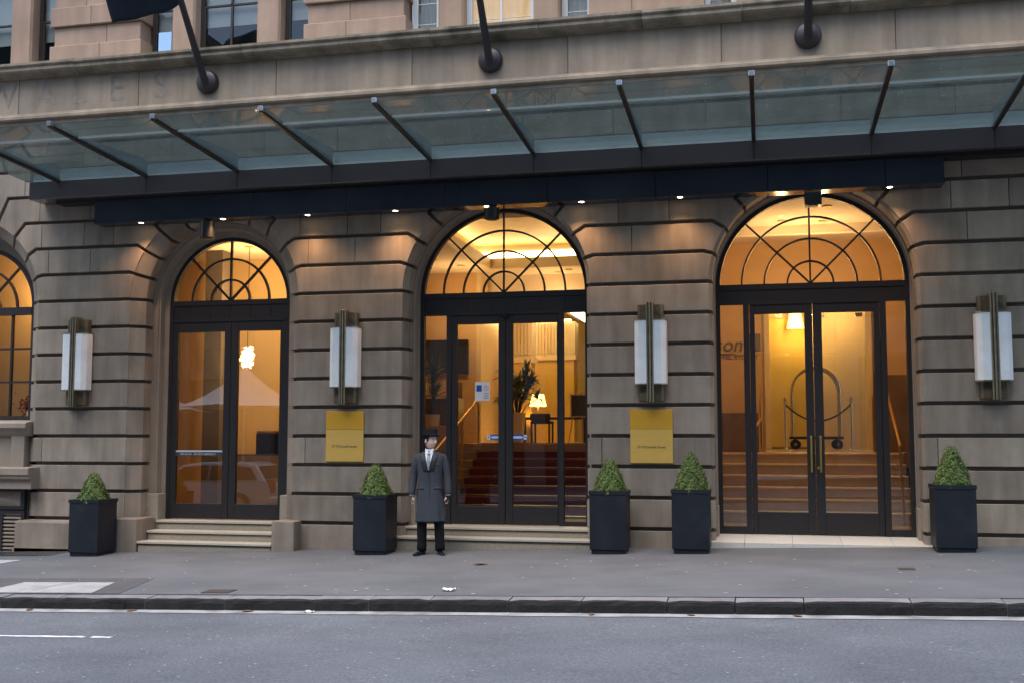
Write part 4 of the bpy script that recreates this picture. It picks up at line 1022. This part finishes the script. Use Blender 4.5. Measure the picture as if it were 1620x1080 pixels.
# table, lamp, chairs
tb = thing('console_table', 'long dark table under the lamp in the lobby', 'table', (-4.45,7.6,LAND))
MB().box(-.75,.75,-.22,.22,.50,.55).build('top', 'dark_wood', tb, bevel=.006)
for sx in (-.70,.70):
    for sy in (-.18,.18): MB().box(sx-.03,sx+.03,sy-.03,sy+.03,0,.50).build('leg', 'dark_wood', tb)
tl = thing('table_lamp', 'glowing cream shade table lamp on the dark lobby table', 'table lamp', (-4.80,7.55,LAND+.55))
MB().lathe([(0,0),(.07,0),(.075,.015),(.02,.03),(.012,.24),(0,.24)], (0,0,0), 16).build('base', 'brass', tl, smooth=40)
MB().loops([[(r*math.cos(6.2832*q/24), r*math.sin(6.2832*q/24), z) for q in range(24)] for r, z in ((.185,.24),(.125,.50))], False, False).build('shade', 'shade_lit', tl, smooth=180)
lamp('table_lamp_bulb', 'POINT', (-4.80,7.45,LAND+.86), 12, (1,.6,.2), None, shadow_soft_size=.08)
def chair(x, y, rz_, label):
    t = thing('lobby_chair', label, 'chair', (x,y,LAND), rz_, 'dark lobby chairs')
    MB().box(-.22,.22,-.22,.22,.40,.46).build('seat', 'dark_fabric', t, bevel=.02); MB().box(-.22,.22,.18,.23,.46,.62).build('backrest', 'dark_fabric', t, bevel=.02)
    for sx in (-.19,.19):
        for sy in (-.19,.19): MB().box(sx-.018,sx+.018,sy-.018,sy+.018,0,.40).build('leg', 'dark_wood', t)
chair(-4.62,7.1,math.pi,'dark chair drawn up in front of the lobby table below the lamp')
es = thing('easel_sign', 'dark board on a wooden easel at the right of the lobby', 'sign', (-3.66,6.5,LAND), .15)
MB().box(-.22,.22,-.03,0,.55,.98).build('board', 'chalkboard', es, bevel=.006); MB().frame(-.24,.24,.53,1.0,-.035,.01,.025,.025,.025,.025).build('frame', 'timber', es)
for x0, x1 in ((-.28,-.10),(.28,.10)): MB().tube([(x0,-.02,0),(x1,.02,1.08)], .014, 6).build('leg', 'timber', es)
MB().tube([(0,.35,0),(0,.03,1.05)], .014, 6).build('leg', 'timber', es)
for x, y, z, wd, h, lb in ((-5.27,7.94,2.75,.26,.5,'framed picture high on the yellow lobby pier'),(-3.9,9.3,2.45,.2,1.15,'tall dark framed picture seen by the right sidelight of the middle doors')):
    pf = thing('framed_picture', lb, 'picture', (x,y,z)); MB().frame(-wd/2,wd/2,-h/2,h/2,-.03,0,.03,.03,.03,.03).build('frame', 'dark_wood', pf); MB().box(-wd/2+.03,wd/2-.03,-.015,-.005,-h/2+.03,h/2-.03).build('print', 'picture', pf)
room('lobby_recess', 'dark_fabric', [(-3.75,-2.3,10.8,11.0,LAND,3.5)])
# handrails
def rail(name, label, pts, posts, mat='brass', r=.022):
    t = thing(name, label, 'handrail'); MB().tube(pts, r, 10).build('rail', mat, t, smooth=40)
    for p0, p1 in posts: MB().tube([p0, p1], r*.85, 10).build('post', mat, t, smooth=40)
rail('handrail', 'brass handrail beside the red carpeted stairs', [(-5.36,1.7,1.42),(-5.33,2.2,1.62),(-5.30,3.9,2.22),(-5.30,4.05,2.30),(-5.28,4.2,2.28),(-5.28,4.25,2.2)], [((-5.28,4.25,2.22),(-5.28,4.25,LAND)),((-5.34,1.9,1.5),(-5.34,1.9,ZM)),((-5.31,3.2,1.97),(-5.31,3.2,.8))])
rail('handrail', 'brass handrail at the right side of the brown stone stairs', [(2.02,3.5,2.42),(2.02,1.9,1.56),(2.02,1.75,1.50)], [((2.02,1.85,1.53),(2.06,1.85,.30)),((2.02,3.5,2.42),(2.02,3.5,1.35))])
rail('handrail', 'brass handrail at the left side of the brown stone stairs', [(-.20,3.3,1.75),(-.06,3.62,1.95),(-.05,3.66,2.3)], [((-.05,3.66,2.33),(-.05,3.66,LAND-.1))])
rail('handrail_post', 'tall brass post at the right of the stair top', [(1.81,3.66,2.25),(1.81,3.66,2.34)], [((1.81,3.66,2.33),(1.81,3.66,LAND-.1))])
# luggage cart
LC = LAND-.144
ct = thing('luggage_cart', 'brass birdcage luggage cart on the landing behind the right doors', 'luggage cart', (1.05,7.9,LC+.02))
for sy in (-.28,.28):
    pts = [(-.48,sy,.26),(-.48,sy,1.15)]+[(-.48*math.cos(q*math.pi/14), sy, 1.18+.50*math.sin(q*math.pi/14)) for q in range(1,14)]+[(.48,sy,1.15),(.48,sy,.26)]
    MB().tube(pts, .026, 10).build('hoop', 'cart_steel', ct, smooth=40)
MB().box(-.54,.54,-.32,.32,.20,.26).build('deck', 'dark_fabric', ct, bevel=.015); MB().tube([(0,-.28,1.68),(0,.28,1.68)], .02, 8).build('hanging_bar', 'cart_steel', ct)
for sx in (-.42,.42):
    for sy in (-.24,.24):
        w_ = MB().lathe([(0,-.022),(.10,-.022),(.105,-.01),(.105,.01),(.10,.022),(0,.022)], (sx,sy,.095), 18, Matrix.Rotation(math.pi/2,3,'X')).build('wheel', 'tyre', ct, smooth=40); MB().lathe([(0,-.026),(.03,-.026),(.03,.026),(0,.026)], (sx,sy,.095), 12, Matrix.Rotation(math.pi/2,3,'X')).build('hub', 'chrome', w_)
def stanchion(x, y, label):
    t = thing('rope_stanchion', label, 'stanchion', (x,y,LC), 0, 'brass rope stanchions')
    MB().lathe([(0,0),(.14,0),(.14,.015),(.05,.04),(.02,.06),(.02,.95),(.035,.96),(.02,.98),(.04,1.03),(.02,1.065),(0,1.07)], (0,0,0), 18).build('post', 'chrome', t, smooth=40)
stanchion(.42,7.1,'brass rope stanchion at the left of the luggage cart'); stanchion(1.71,7.1,'brass rope stanchion at the right of the luggage cart')
ro = MB().tube([(.42+1.29*q/16, 7.1, LC+.93-.34*(1-((q-8)/8)**2)) for q in range(17)], .018, 8).build('barrier_rope', 'dark_fabric', None, smooth=180); tag(ro, 'dark barrier rope sagging between the two stanchions', 'rope')
# glass partition on the landing
gp = thing('glass_partition', 'clear glass screen with steel clamps behind the luggage cart', 'partition', (0,0,0))
pane(gp, .14, .98, LC, 3.95, 4.66); pane(gp, 1.0, 1.78, LC, 3.95, 4.66)
for x in (.3,.95,1.05,1.7): MB().box(x-.06,x+.06,4.64,4.69,3.80,3.87).build('clamp', 'chrome', gp)
MB().box(.13,1.79,4.63,4.70,3.955,4.03).build('head_rail', 'cream', gp)
# wall lettering
sg = thing('wall_lettering', 'grey script and capital lettering on the wall left of the stairs', 'sign', (-.62,4.535,3.2))
text('script_letters', 'son', .36, (0,.055,.12), 'sign_grey', sg, ext=.012, shear=.25, bold=.004)
MB().box(-.25,.12,.04,.06,-.045,-.03).build('underline', 'sign_grey', sg); text('capital_letters', 'HOTEL SYDNEY', .12, (.12,.055,-.10), 'sign_grey', sg, ext=.01)
MB().box(.36,.58,.03,.06,.02,.32).build('sign_tile', 'sign_grey', sg)
lamp_sh = thing('wall_lamp', 'glowing yellow wall lamp high behind the right doors', 'wall lamp', (.72,9.3,4.25))
MB().loops([[(r*math.cos(6.2832*q/16), r*.6*math.sin(6.2832*q/16), z) for q in range(16)] for r, z in ((.19,-.20),(.11,.22))], False, False).build('shade', 'shade_lit', lamp_sh, smooth=180)
lamp('wall_lamp_bulb', 'POINT', (.72,9.0,4.1), 22, (1,.66,.22), None, shadow_soft_size=.1)
# flowers and books on the side window sill
df = thing('dried_flowers', 'dark red dried flowers on the sill inside the side window', 'flowers', (-12.45,.85,1.96))
MB().lathe([(0,0),(.05,0),(.07,.08),(.05,.14),(.055,.15),(0,.15)], (0,0,0), 14).build('vase', 'pot_white', df, smooth=40)
fm_ = MB(); rg = random.Random(2)
for _ in range(220):
    p = Vector((rg.gauss(0,.11), rg.gauss(0,.07), .24+rg.gauss(0,.07))); a_ = Vector((rg.uniform(-1,1), rg.uniform(-1,1), rg.uniform(-1,1))).normalized()*.03; b_ = a_.orthogonal().normalized()*.02; fm_.add([p-a_, p+b_, p+a_, p-b_], [(0,1,2,3)])
fm_.build('blossoms', 'dry_flower', df)
room('side_window_shelf', 'timber', [(-14.2,-12.1,.63,1.2,1.88,1.96)])
# extra warm ceiling light in each hall comes from the coves
lamp('cove_lamp', 'AREA', (-3.9,3.8,cz+.42), 12, (1,.62,.25), None, shape='RECTANGLE', size=2.6, size_y=4.0)

# ------------------------------------------------------------------ doorman
def doorman():
    gx, gy = -4.69, -.70; gz0 = pave(gx, gy)
    sk = {}; V = []; Ed = []; Rd = []
    def j(p, r, par=None):
        V.append(p); Rd.append(r)
        if par is not None: Ed.append((par, len(V)-1))
        return len(V)-1
    pel = j((0,.0,.93), .13); sp1 = j((0,.0,1.12), .125, pel); sp2 = j((0,.0,1.32), .13, sp1); nk = j((0,.005,1.455), .06, sp2); nk2 = j((.005,-.005,1.53), .052, nk); hd = j((.01,-.01,1.60), .05, nk2)
    for s in (-1, 1):
        shd = j((s*.17,.01,1.395), .062, sp2); el = j((s*.245,.02,1.11), .045, shd); wr = j((s*.262,-.035,.875), .030, el); pm_ = j((s*.262,-.045,.812), .038, wr)
        # four fingers curled, thumb in front
        for q, (dy, L_) in enumerate(((-.036,.082),(-.012,.092),(.012,.088),(.034,.070))):
            f1 = j((s*.264,-.045+dy,.785), .0115, pm_); f2 = j((s*.262,-.048+dy,.785-L_*.5), .0108, f1); f3 = j((s*.243,-.05+dy,.785-L_*.72), .010, f2); j((s*.222,-.05+dy,.785-L_*.60), .009, f3)
        t1 = j((s*.246,-.078,.815), .013, pm_); t2 = j((s*.232,-.092,.787), .0115, t1); j((s*.222,-.09,.762), .010, t2)
        hip = j((s*.095,.0,.90), .092, pel); kn = j((s*.118,-.015,.50), .060, hip); an = j((s*.125,.02,.11), .042, kn); toe = j((s*.15,-.13,.045), .035, an)
    me = bpy.data.meshes.new('skeleton'); me.from_pydata(V, Ed, []); 
    o = bpy.data.objects.new('skeleton', me); col.objects.link(o)
    bm = bmesh.new(); bm.from_mesh(me); lay = bm.verts.layers.skin.verify(); bm.verts.ensure_lookup_table()
    for i, v in enumerate(bm.verts): v[lay].radius = (Rd[i], Rd[i]); v[lay].use_root = (i == 0)
    bm.to_mesh(me); bm.free()
    o.modifiers.new('skin', 'SKIN'); s_ = o.modifiers.new('sub', 'SUBSURF'); s_.levels = 2; s_.render_levels = 2
    dg = bpy.context.evaluated_depsgraph_get(); body = bpy.data.meshes.new_from_object(o.evaluated_get(dg))
    bpy.data.objects.remove(o)
    mb = MB(); mb.v = [tuple(v.co) for v in body.vertices]; mb.f = [tuple(p.vertices) for p in body.polygons]
    # sculpted head: built facing -Y then turned
    HC = Vector((.012,-.008,1.618)); TURN = R(52); rot = Matrix.Rotation(TURN, 3, 'Z') @ Matrix.Rotation(R(4), 3, 'X')
    NR, NS = 36, 44; loops = []
    gs = lambda x, m, s: math.exp(-((x-m)/s)**2)
    for a in range(NR+1):
        ph = math.pi*a/NR; z = -math.cos(ph); lp = []
        for b in range(NS):
            th = 2*math.pi*b/NS; x, y = math.sin(ph)*math.sin(th), -math.sin(ph)*math.cos(th)
            wx = .076*(1-.20*max(0,-z)**1.6-.03*max(0, z)); wy = .098*(1-.10*max(0,-z)); 
            X, Y, Z = x*wx, y*wy, z*.118
            front = max(0, -y)
            u = X/.076
            if front > 0:
                fr = front**1.5
                Y -= fr*(.030*gs(u,0,.20)*gs(z,-.17,.17)+.012*gs(u,0,.16)*gs(z,.02,.16))         # nose
                Y -= fr*(.007*gs(z,.20,.10)*gs(u,0,.8))                                     # brow
                Y += fr*.011*(gs(u,.42,.2)+gs(u,-.42,.2))*gs(z,.06,.10)                       # eye sockets
                Y -= fr*.008*gs(u,0,.35)*gs(z,-.47,.07)                                       # lips
                Y += fr*.004*gs(u,0,.4)*gs(z,-.36,.05)
                Y -= fr*.016*gs(u,0,.42)*gs(z,-.80,.20)                                       # chin
                Y -= fr*.004*(gs(u,.55,.2)+gs(u,-.55,.2))*gs(z,-.2,.2)
            if y > 0: Y += .006*gs(z,.1,.5)
            if z < -.45 and y > 0: Y -= .025*(-z-.45)*y
            p = rot @ Vector((X, Y, Z)); lp.append(HC+p)
        loops.append(lp)
    mb.loops(loops, True, True)
    for s in (-1, 1):
        e0 = MB(); e0.sphere((0,0,0), (.010,.022,.034), 12, 8)
        mb.add([HC+rot @ (Vector((s*.078,.012,-.004))+Matrix.Rotation(s*R(-18),3,'Z') @ Vector(p)) for p in e0.v], e0.f)
    P = mb.build('person', 'skin', None, smooth=180)
    rm = P.modifiers.new('remesh', 'REMESH'); rm.mode = 'VOXEL'; rm.voxel_size = .0055; rm.use_smooth_shade = True
    sm_ = P.modifiers.new('smooth', 'SMOOTH'); sm_.factor = .5; sm_.iterations = 3
    P.location = (gx, gy, gz0); P.rotation_euler = (0, R(-.8), R(7))
    tag(P, 'doorman in black hat and long grey overcoat standing at the middle steps, looking right', 'person')
    # coat: stacked rings (half width, half depth, y centre)
    CR = [(.47,.212,.165,.005),(.60,.202,.156,.004),(.75,.192,.146,.002),(.90,.183,.138,0),(1.02,.175,.130,0),(1.14,.177,.130,-.002),(1.26,.190,.134,-.004),(1.34,.202,.128,0),(1.39,.206,.112,.004),(1.424,.196,.096,.010),(1.442,.15,.086,.013),(1.46,.105,.078,.015),(1.475,.075,.07,.016)]
    NC = 48
    def ring(hw, hd, cy, z, fold=0):
        lp = []
        for q in range(NC):
            th = 2*math.pi*q/NC; cs, sn = math.cos(th), math.sin(th); e = .78
            x = hw*math.copysign(abs(sn)**e, sn); y = -hd*math.copysign(abs(cs)**e, cs)
            f = 1+fold*(.058*math.sin(5*th+.6)+.036*math.sin(9*th+2.1)+.012*math.sin(14*th+z*9))
            lp.append((x*f, cy+y*f, z))
        return lp
    def interp(z):
        for a, b in zip(CR[:-1], CR[1:]):
            if a[0] <= z <= b[0]:
                t_ = (z-a[0])/(b[0]-a[0]); return [a[i]+(b[i]-a[i])*t_ for i in range(1,4)]
        return CR[-1][1:]
    loops = []; nz = 44
    for q in range(nz+1):
        z = CR[0][0]+(CR[-1][0]-CR[0][0])*q/nz; hw, hd_, cy = interp(z); loops.append(ring(hw, hd_, cy, z, max(0, (1.0-z)/.53)**1.2+.12))
    cm = MB(); cm.loops(loops, False, False)
    coat = cm.build('coat', 'coat', P, smooth=180); so = coat.modifiers.new('thick', 'SOLIDIFY'); so.thickness = .008; so.offset = -1
    for s in (-1, 1):
        pts = [(s*.160,.01,1.410),(s*.190,.012,1.382),(s*.213,.016,1.28),(s*(.236 if s > 0 else .242),.022,1.13),(s*.254,.0,1.0),(s*.263,-.03,.885),(s*.264,-.034,.868)]
        rr = [.036,.050,.060,.054,.051,.048,.047]
        fine, fr_ = [], []
        for a in range(len(pts)-1):
            for q in range(4):
                t_ = q/4; fine.append(tuple(pts[a][i]+(pts[a+1][i]-pts[a][i])*t_ for i in range(3))); fr_.append((rr[a]+(rr[a+1]-rr[a])*t_)*(1+.035*math.sin(a*4.1+q*2.3+s)))
        fine.append(pts[-1]); fr_.append(rr[-1])
        MB().tube(fine, fr_, 20).build('sleeve', 'coat', P, smooth=180)
        MB().tube([(s*.264,-.0335,.872),(s*.264,-.036,.852)], [.0485,.047], 20).build('cuff', 'lapel', P, smooth=60)
        MB().tube([(s*.263,-.036,.858),(s*.263,-.038,.842)], [.037,.036], 16).build('shirt_cuff', 'shirt', P, smooth=60)
    def front_y(x, z, off):
        hw, hd_, cy = interp(z); u = min(.999, abs(x)/hw); sn = u**(1/.78); cs = math.sqrt(max(0, 1-sn*sn)); return cy-hd_*(cs**.78)-off
    def patch(name, mat, fx, z0, z1, off, nu=6, nv=14, thick=.004):
        rows = []
        for a in range(nv+1):
            z = z0+(z1-z0)*a/nv; x0, x1 = fx((z-z0)/(z1-z0)); rows.append([(x0+(x1-x0)*b/nu, front_y(x0+(x1-x0)*b/nu, z, off), z) for b in range(nu+1)])
        o_ = MB().grid(rows).build(name, mat, P, smooth=180); s2 = o_.modifiers.new('thick', 'SOLIDIFY'); s2.thickness = thick; return o_
    zv = 1.20                                               # bottom of the V
    patch('shirt', 'shirt', lambda t_: (-.004-.062*t_, .004+.062*t_), zv, 1.455, .006)
    patch('tie', 'tie', lambda t_: (-.004-.022*math.sin(min(1, t_*1.25)*math.pi*.62), .004+.022*math.sin(min(1, t_*1.25)*math.pi*.62)), zv, 1.425, .012)
    MB().prism_y([(-.020,1.443),(.020,1.443),(.014,1.408),(-.014,1.408)], -.108, -.088).build('tie_knot', 'tie', P, bevel=.004)
    for s in (-1, 1):
        patch('lapel', 'lapel', lambda t_, s=s: tuple(sorted((s*(.002+.058*t_), s*(.006+(.066+.066*t_**.8)*(1-.55*max(0,t_-.86)/.14))))), zv-.01, 1.452, .009)
        # collar points of the shirt
        mb2 = MB(); mb2.add([(s*.012,-.090,1.452),(s*.058,-.070,1.478),(s*.062,-.060,1.512),(s*.030,-.072,1.500),(s*.040,-.096,1.425)], [(0,4,1),(0,1,2,3)]); o_ = mb2.build('collar', 'shirt', P); s2 = o_.modifiers.new('thick', 'SOLIDIFY'); s2.thickness = .006
    MB().loops([[(r_*math.sin(6.2832*q/20), .004-r_*math.cos(6.2832*q/20)*.95, z) for q in range(20)] for r_, z in ((.066,1.45),(.064,1.50))], False, False).build('collar_band', 'shirt', P, smooth=180)
    # front opening edge, tie clip, name badge, pockets, buttons
    patch('front_edge', 'lapel', lambda t_: (.012,.017), .50, zv, .004, 1, 20, .003)
    MB().box(-.022,.022,front_y(0,zv,.020),front_y(0,zv,.012),zv-.004,zv+.007).build('tie_clip', 'chrome', P)
    MB().box(.085,.145,front_y(.11,1.285,.010),front_y(.11,1.285,.0),1.276,1.296).build('name_badge', 'brass', P)
    for s in (-1, 1):
        o_ = patch('pocket_flap', 'coat', lambda t_, s=s: tuple(sorted((s*.075, s*.165))), .93, .965, .006, 4, 2, .006)
    for z in (1.13, 1.0): MB().sphere((-.02, front_y(-.02,z,.006), z), (.010,.005,.010), 10, 6).build('button', 'lapel', P)
    # trousers and shoes
    for s in (-1, 1):
        pts = [(s*.10,0,.92),(s*.112,-.008,.70),(s*.122,-.014,.50),(s*.127,-.004,.36),(s*.128,.0,.28),(s*.130,.008,.18),(s*.132,.012,.12),(s*.134,.004,.055)]
        MB().tube(pts, [.10,.088,.076,.070,.072,.066,.072,.068], 20).build('trouser_leg', 'trousers', P, smooth=180)
        ang = s*R(24); Rm = Matrix.Rotation(ang, 3, 'Z'); loops = []
        for u in [0,.08,.2,.35,.5,.65,.8,.92,1.0]:
            y = .075-.275*u; hw = .040*(1-.1*u)*(.55 if u in (0,) else 1)*(1 if u < .9 else (.8 if u < .95 else .35)); hh = .075*(1-u*.62) if u > .3 else .085-.02*u
            if u == 0: hh = .06
            loops.append([Vector((s*.135,.0,0))+Rm @ Vector((hw*math.cos(q*math.pi/5-math.pi/2)*1.05, y, max(0, hh*.5+hh*.5*math.sin(q*math.pi/5-math.pi/2)) if q else 0)) for q in range(10)])
        MB().loops(loops).build('shoe', 'shoe', P, smooth=60)
    # hat
    HB = HC+Vector((-.002,.006,.062)); hr = Matrix.Rotation(TURN, 3, 'Z') @ Matrix.Rotation(R(-5), 3, 'X') @ Matrix.Rotation(R(3), 3, 'Y')
    def hat_loop(rx, ry, z, curl=0): return [HB+hr @ Vector((rx*math.cos(6.2832*q/40), ry*math.sin(6.2832*q/40), z+curl*abs(math.cos(6.2832*q/40))**2.5)) for q in range(40)]
    ht = MB(); ht.loops([hat_loop(.086,.102,-.008), hat_loop(.132,.146,-.004,.022), hat_loop(.134,.148,.004,.024), hat_loop(.090,.107,.008), hat_loop(.090,.106,.03), hat_loop(.097,.113,.085), hat_loop(.099,.115,.097), hat_loop(.091,.107,.103), hat_loop(.02,.02,.098)], True, True); ho = ht.build('hat', 'hat', P, smooth=50)
    MB().loops([hat_loop(.0915,.1085,.010), hat_loop(.0925,.1095,.036)], False, False).build('hat_band', 'lapel', ho, smooth=180)
    # hair at the sides and back, eyes, brows, mouth
    hl = []
    for a in range(7):
        z = .062-.105*a/6; lp = []
        for q in range(25):
            th = R(68)+R(224)*q/24; k_ = math.sqrt(max(.05, 1-(z/.125)**2)); r1, r2 = .0775*k_+.004, .103*k_+.004
            if a > 3: th = R(68+ (a-3)*9)+R(224-(a-3)*18)*q/24
            lp.append(HC+rot @ Vector((r1*math.sin(th), -r2*math.cos(th)+.004, z)))
        hl.append(lp)
    h_ = MB(); h_.grid(hl); ho2 = h_.build('hair', 'hair', P, smooth=180); s2 = ho2.modifiers.new('thick', 'SOLIDIFY'); s2.thickness = .006
    for s in (-1, 1):
        e_ = MB().sphere(HC+rot @ Vector((s*.031,-.083,.006)), (.0115,.0115,.0075), 12, 8).build('eye', 'eye_white', P, smooth=180)
        MB().sphere(HC+rot @ Vector((s*.031,-.0925,.006)), .0045, 10, 6).build('iris', 'hair', e_)
        b_ = [HC+rot @ Vector((s*(.016+.032*q/5), -.0985+.010*(q/5)**2, .026+.004*math.sin(q/5*3.1))) for q in range(6)]; MB().tube(b_, .0028, 6).build('eyebrow', 'hair', P)
    l_ = [HC+rot @ Vector((.021*(q/4-1), -.1035+.010*(q/4-1)**2, -.055)) for q in range(9)]; MB().tube(l_, [.0015,.003,.0038,.004,.0042,.004,.0038,.003,.0015], 8).build('lips', 'lip', P)
doorman()

# ------------------------------------------------------------------ across the street (seen only as reflections)
def office(x0, x1, y, h, nx, nz, label, mat='office_wall', white=False):
    t = thing('office_building', label, 'building', ((x0+x1)/2, y, road_z((x0+x1)/2)+.14)); w_ = x1-x0
    MB().box(-w_/2, w_/2, -10, -.35, 0, h).build('wall', mat, t)
    dx = w_/nx; dz = (h-4.6)/nz
    gm_ = MB(); pmm = MB()
    win0 = None
    for i in range(nx):
        for k in range(nz):
            xa = -w_/2+dx*(i+.16); xb = -w_/2+dx*(i+.84); za = 4.6+dz*(k+.18); zb_ = 4.6+dz*(k+.85)
            if win0 is None: win0 = MB().box(-(xb-xa)/2, (xb-xa)/2, -.34, -.28, -(zb_-za)/2, (zb_-za)/2).build('window', 'office_glass', t); o_ = win0
            else: o_ = win0.copy(); col.objects.link(o_)
            o_.location = ((xa+xb)/2, 0, (za+zb_)/2)
    p0 = None
    for i in range(nx+1):
        if p0 is None: p0 = MB().box(-.35,.35,-.45,0,0,h).build('pillar', mat, t); o_ = p0
        else: o_ = p0.copy(); col.objects.link(o_)
        o_.location = (-w_/2+dx*i, 0, 0)
    for k in range(nz+1): MB().box(-w_/2, w_/2, -.40, -.08, 4.1+dz*k, 4.55+dz*k).build('floor_band', mat, t)
    MB().box(-w_/2, w_/2, -.30, -.28, .3, 4.0).build('shopfront', 'office_glass', t)
office(-46,-22,-21.0,19,7,4,'grey stone office block across the street, reflected in the left doors')
office(-21.8,-1,-21.0,15,6,3,'mid grey office block across the street, reflected in the middle doors')
office(-.8,24,-21.0,20,7,4,'tall grey office block across the street, reflected in the right doors')
def umbrella(x, y, label):
    t = thing('market_umbrella', label, 'umbrella', (x,y,road_z(x)+.14), 0, 'white market umbrellas across the street')
    MB().tube([(0,0,0),(0,0,4.2)], .035, 10).build('pole', 'steel', t); MB().lathe([(0,0),(.35,0),(.35,.08),(0,.1)], (0,0,0), 16).build('base', 'concrete', t)
    loops = []
    for u in (1,.85,.7,.5,.3,.12,.02):
        lp = []
        for q in range(16):
            a = 2*math.pi*q/16; sc_ = (1 if q % 4 == 0 else .8 if q % 2 else .74)
            lp.append((2.2*u*sc_*math.cos(a+math.pi/4)*1.1, 2.2*u*sc_*math.sin(a+math.pi/4)*1.1, 3.0+1.35*(1-u)**1.7+(.08*(1-abs(math.cos(2*a))) if u == 1 else 0)))
        loops.append(lp)
    o_ = MB().loops(loops, False, True).build('canopy', 'canvas', t, smooth=40); s2 = o_.modifiers.new('thick', 'SOLIDIFY'); s2.thickness = .006
umbrella(-16.4,-15.6,'white peaked umbrella mirrored in the right leaf of the left doors'); umbrella(-20.2,-15.6,'white peaked umbrella mirrored in the left leaf of the left doors')
def car(x, y, label):
    t = thing('parked_car', label, 'car', (x,y,road_z(x)+.0), 0)
    # white wagon facing -X, outline in (x,z) lofted over width
    low = [(-2.15,.38),(-2.12,.62),(-1.95,.76),(-1.1,.90),(-.95,.93),(1.9,.98),(2.18,.92),(2.25,.70),(2.25,.40),(2.1,.26),(-2.0,.26)]
    top = [(-1.15,.90),(-.45,1.40),(.1,1.47),(1.45,1.47),(1.75,1.40),(2.10,.96)]
    def bodyloop(pts, ys): return [[(px*(1-.0*abs(yy)), yy, pz_) for px, pz_ in pts] for yy in ys]
    mb = MB(); mb.loops([[(px*.97, -.80, .26+(pz_-.26)*.97) for px, pz_ in low], [(px, -.84, pz_) for px, pz_ in low], [(px, .84, pz_) for px, pz_ in low], [(px*.97, .80, .26+(pz_-.26)*.97) for px, pz_ in low]]); mb.build('body', 'car_white', t, bevel=.03, seg=2)
    mb = MB(); mb.loops([[(px, s*w_, pz_) for (px, pz_), w_ in zip(top, (.80,.68,.66,.66,.68,.79))] for s in (-1, 1)]); mb.build('cabin', 'car_white', t, bevel=.03, seg=2)
    for s in (-1, 1):
        for poly in ([(-.92,.97),(-.40,1.34),(.35,1.38),(.35,.98)], [(.42,.98),(.42,1.38),(1.05,1.38),(1.10,.99)], [(1.17,.99),(1.12,1.38),(1.62,1.34),(1.88,1.0)]):
            mb = MB(); mb.loops([[(px, s*(.825-.13*(pz_-.95)/.45+d_), pz_) for px, pz_ in poly] for d_ in (-.02, .012)]); mb.build('window', 'car_glass', t)
        for xw in (-1.35, 1.35):
            wh = MB().lathe([(0,-.1),(.26,-.1),(.315,-.08),(.315,.08),(.26,.1),(0,.1)], (xw, s*.80, .315), 24, Matrix.Rotation(math.pi/2,3,'X')).build('wheel', 'tyre', t, smooth=40); MB().lathe([(0,-.112),(.2,-.112),(.2,.112),(0,.112)], (xw, s*.80, .315), 20, Matrix.Rotation(math.pi/2,3,'X')).build('rim', 'steel', wh)
        MB().box(2.12,2.262,s*.60-.17,s*.60+.17,.62,.98).build('tail_light', 'tail_red', t, bevel=.02); MB().box(-2.16,-2.0,s*.55-.2,s*.55+.2,.60,.72).build('headlight', 'chrome', t, bevel=.02)
    mb = MB(); mb.loops([[(1.80,-.58,1.36),(1.80,.58,1.36),(2.08,.66,1.02),(2.08,-.66,1.02)], [(1.84,-.58,1.37),(1.84,.58,1.37),(2.12,.66,1.03),(2.12,-.66,1.03)]]); mb.build('rear_window', 'car_glass', t)
    MB().box(2.255,2.27,-.18,.18,.68,.80).build('number_plate', 'plate_yellow', t); MB().box(2.2,2.33,-.80,.80,.36,.52).build('bumper', 'car_white', t, bevel=.03)
    t.rotation_euler.z = R(0)
    return t
car(-15.6,-11.9,'white station wagon parked across the street, mirrored in the left doors')
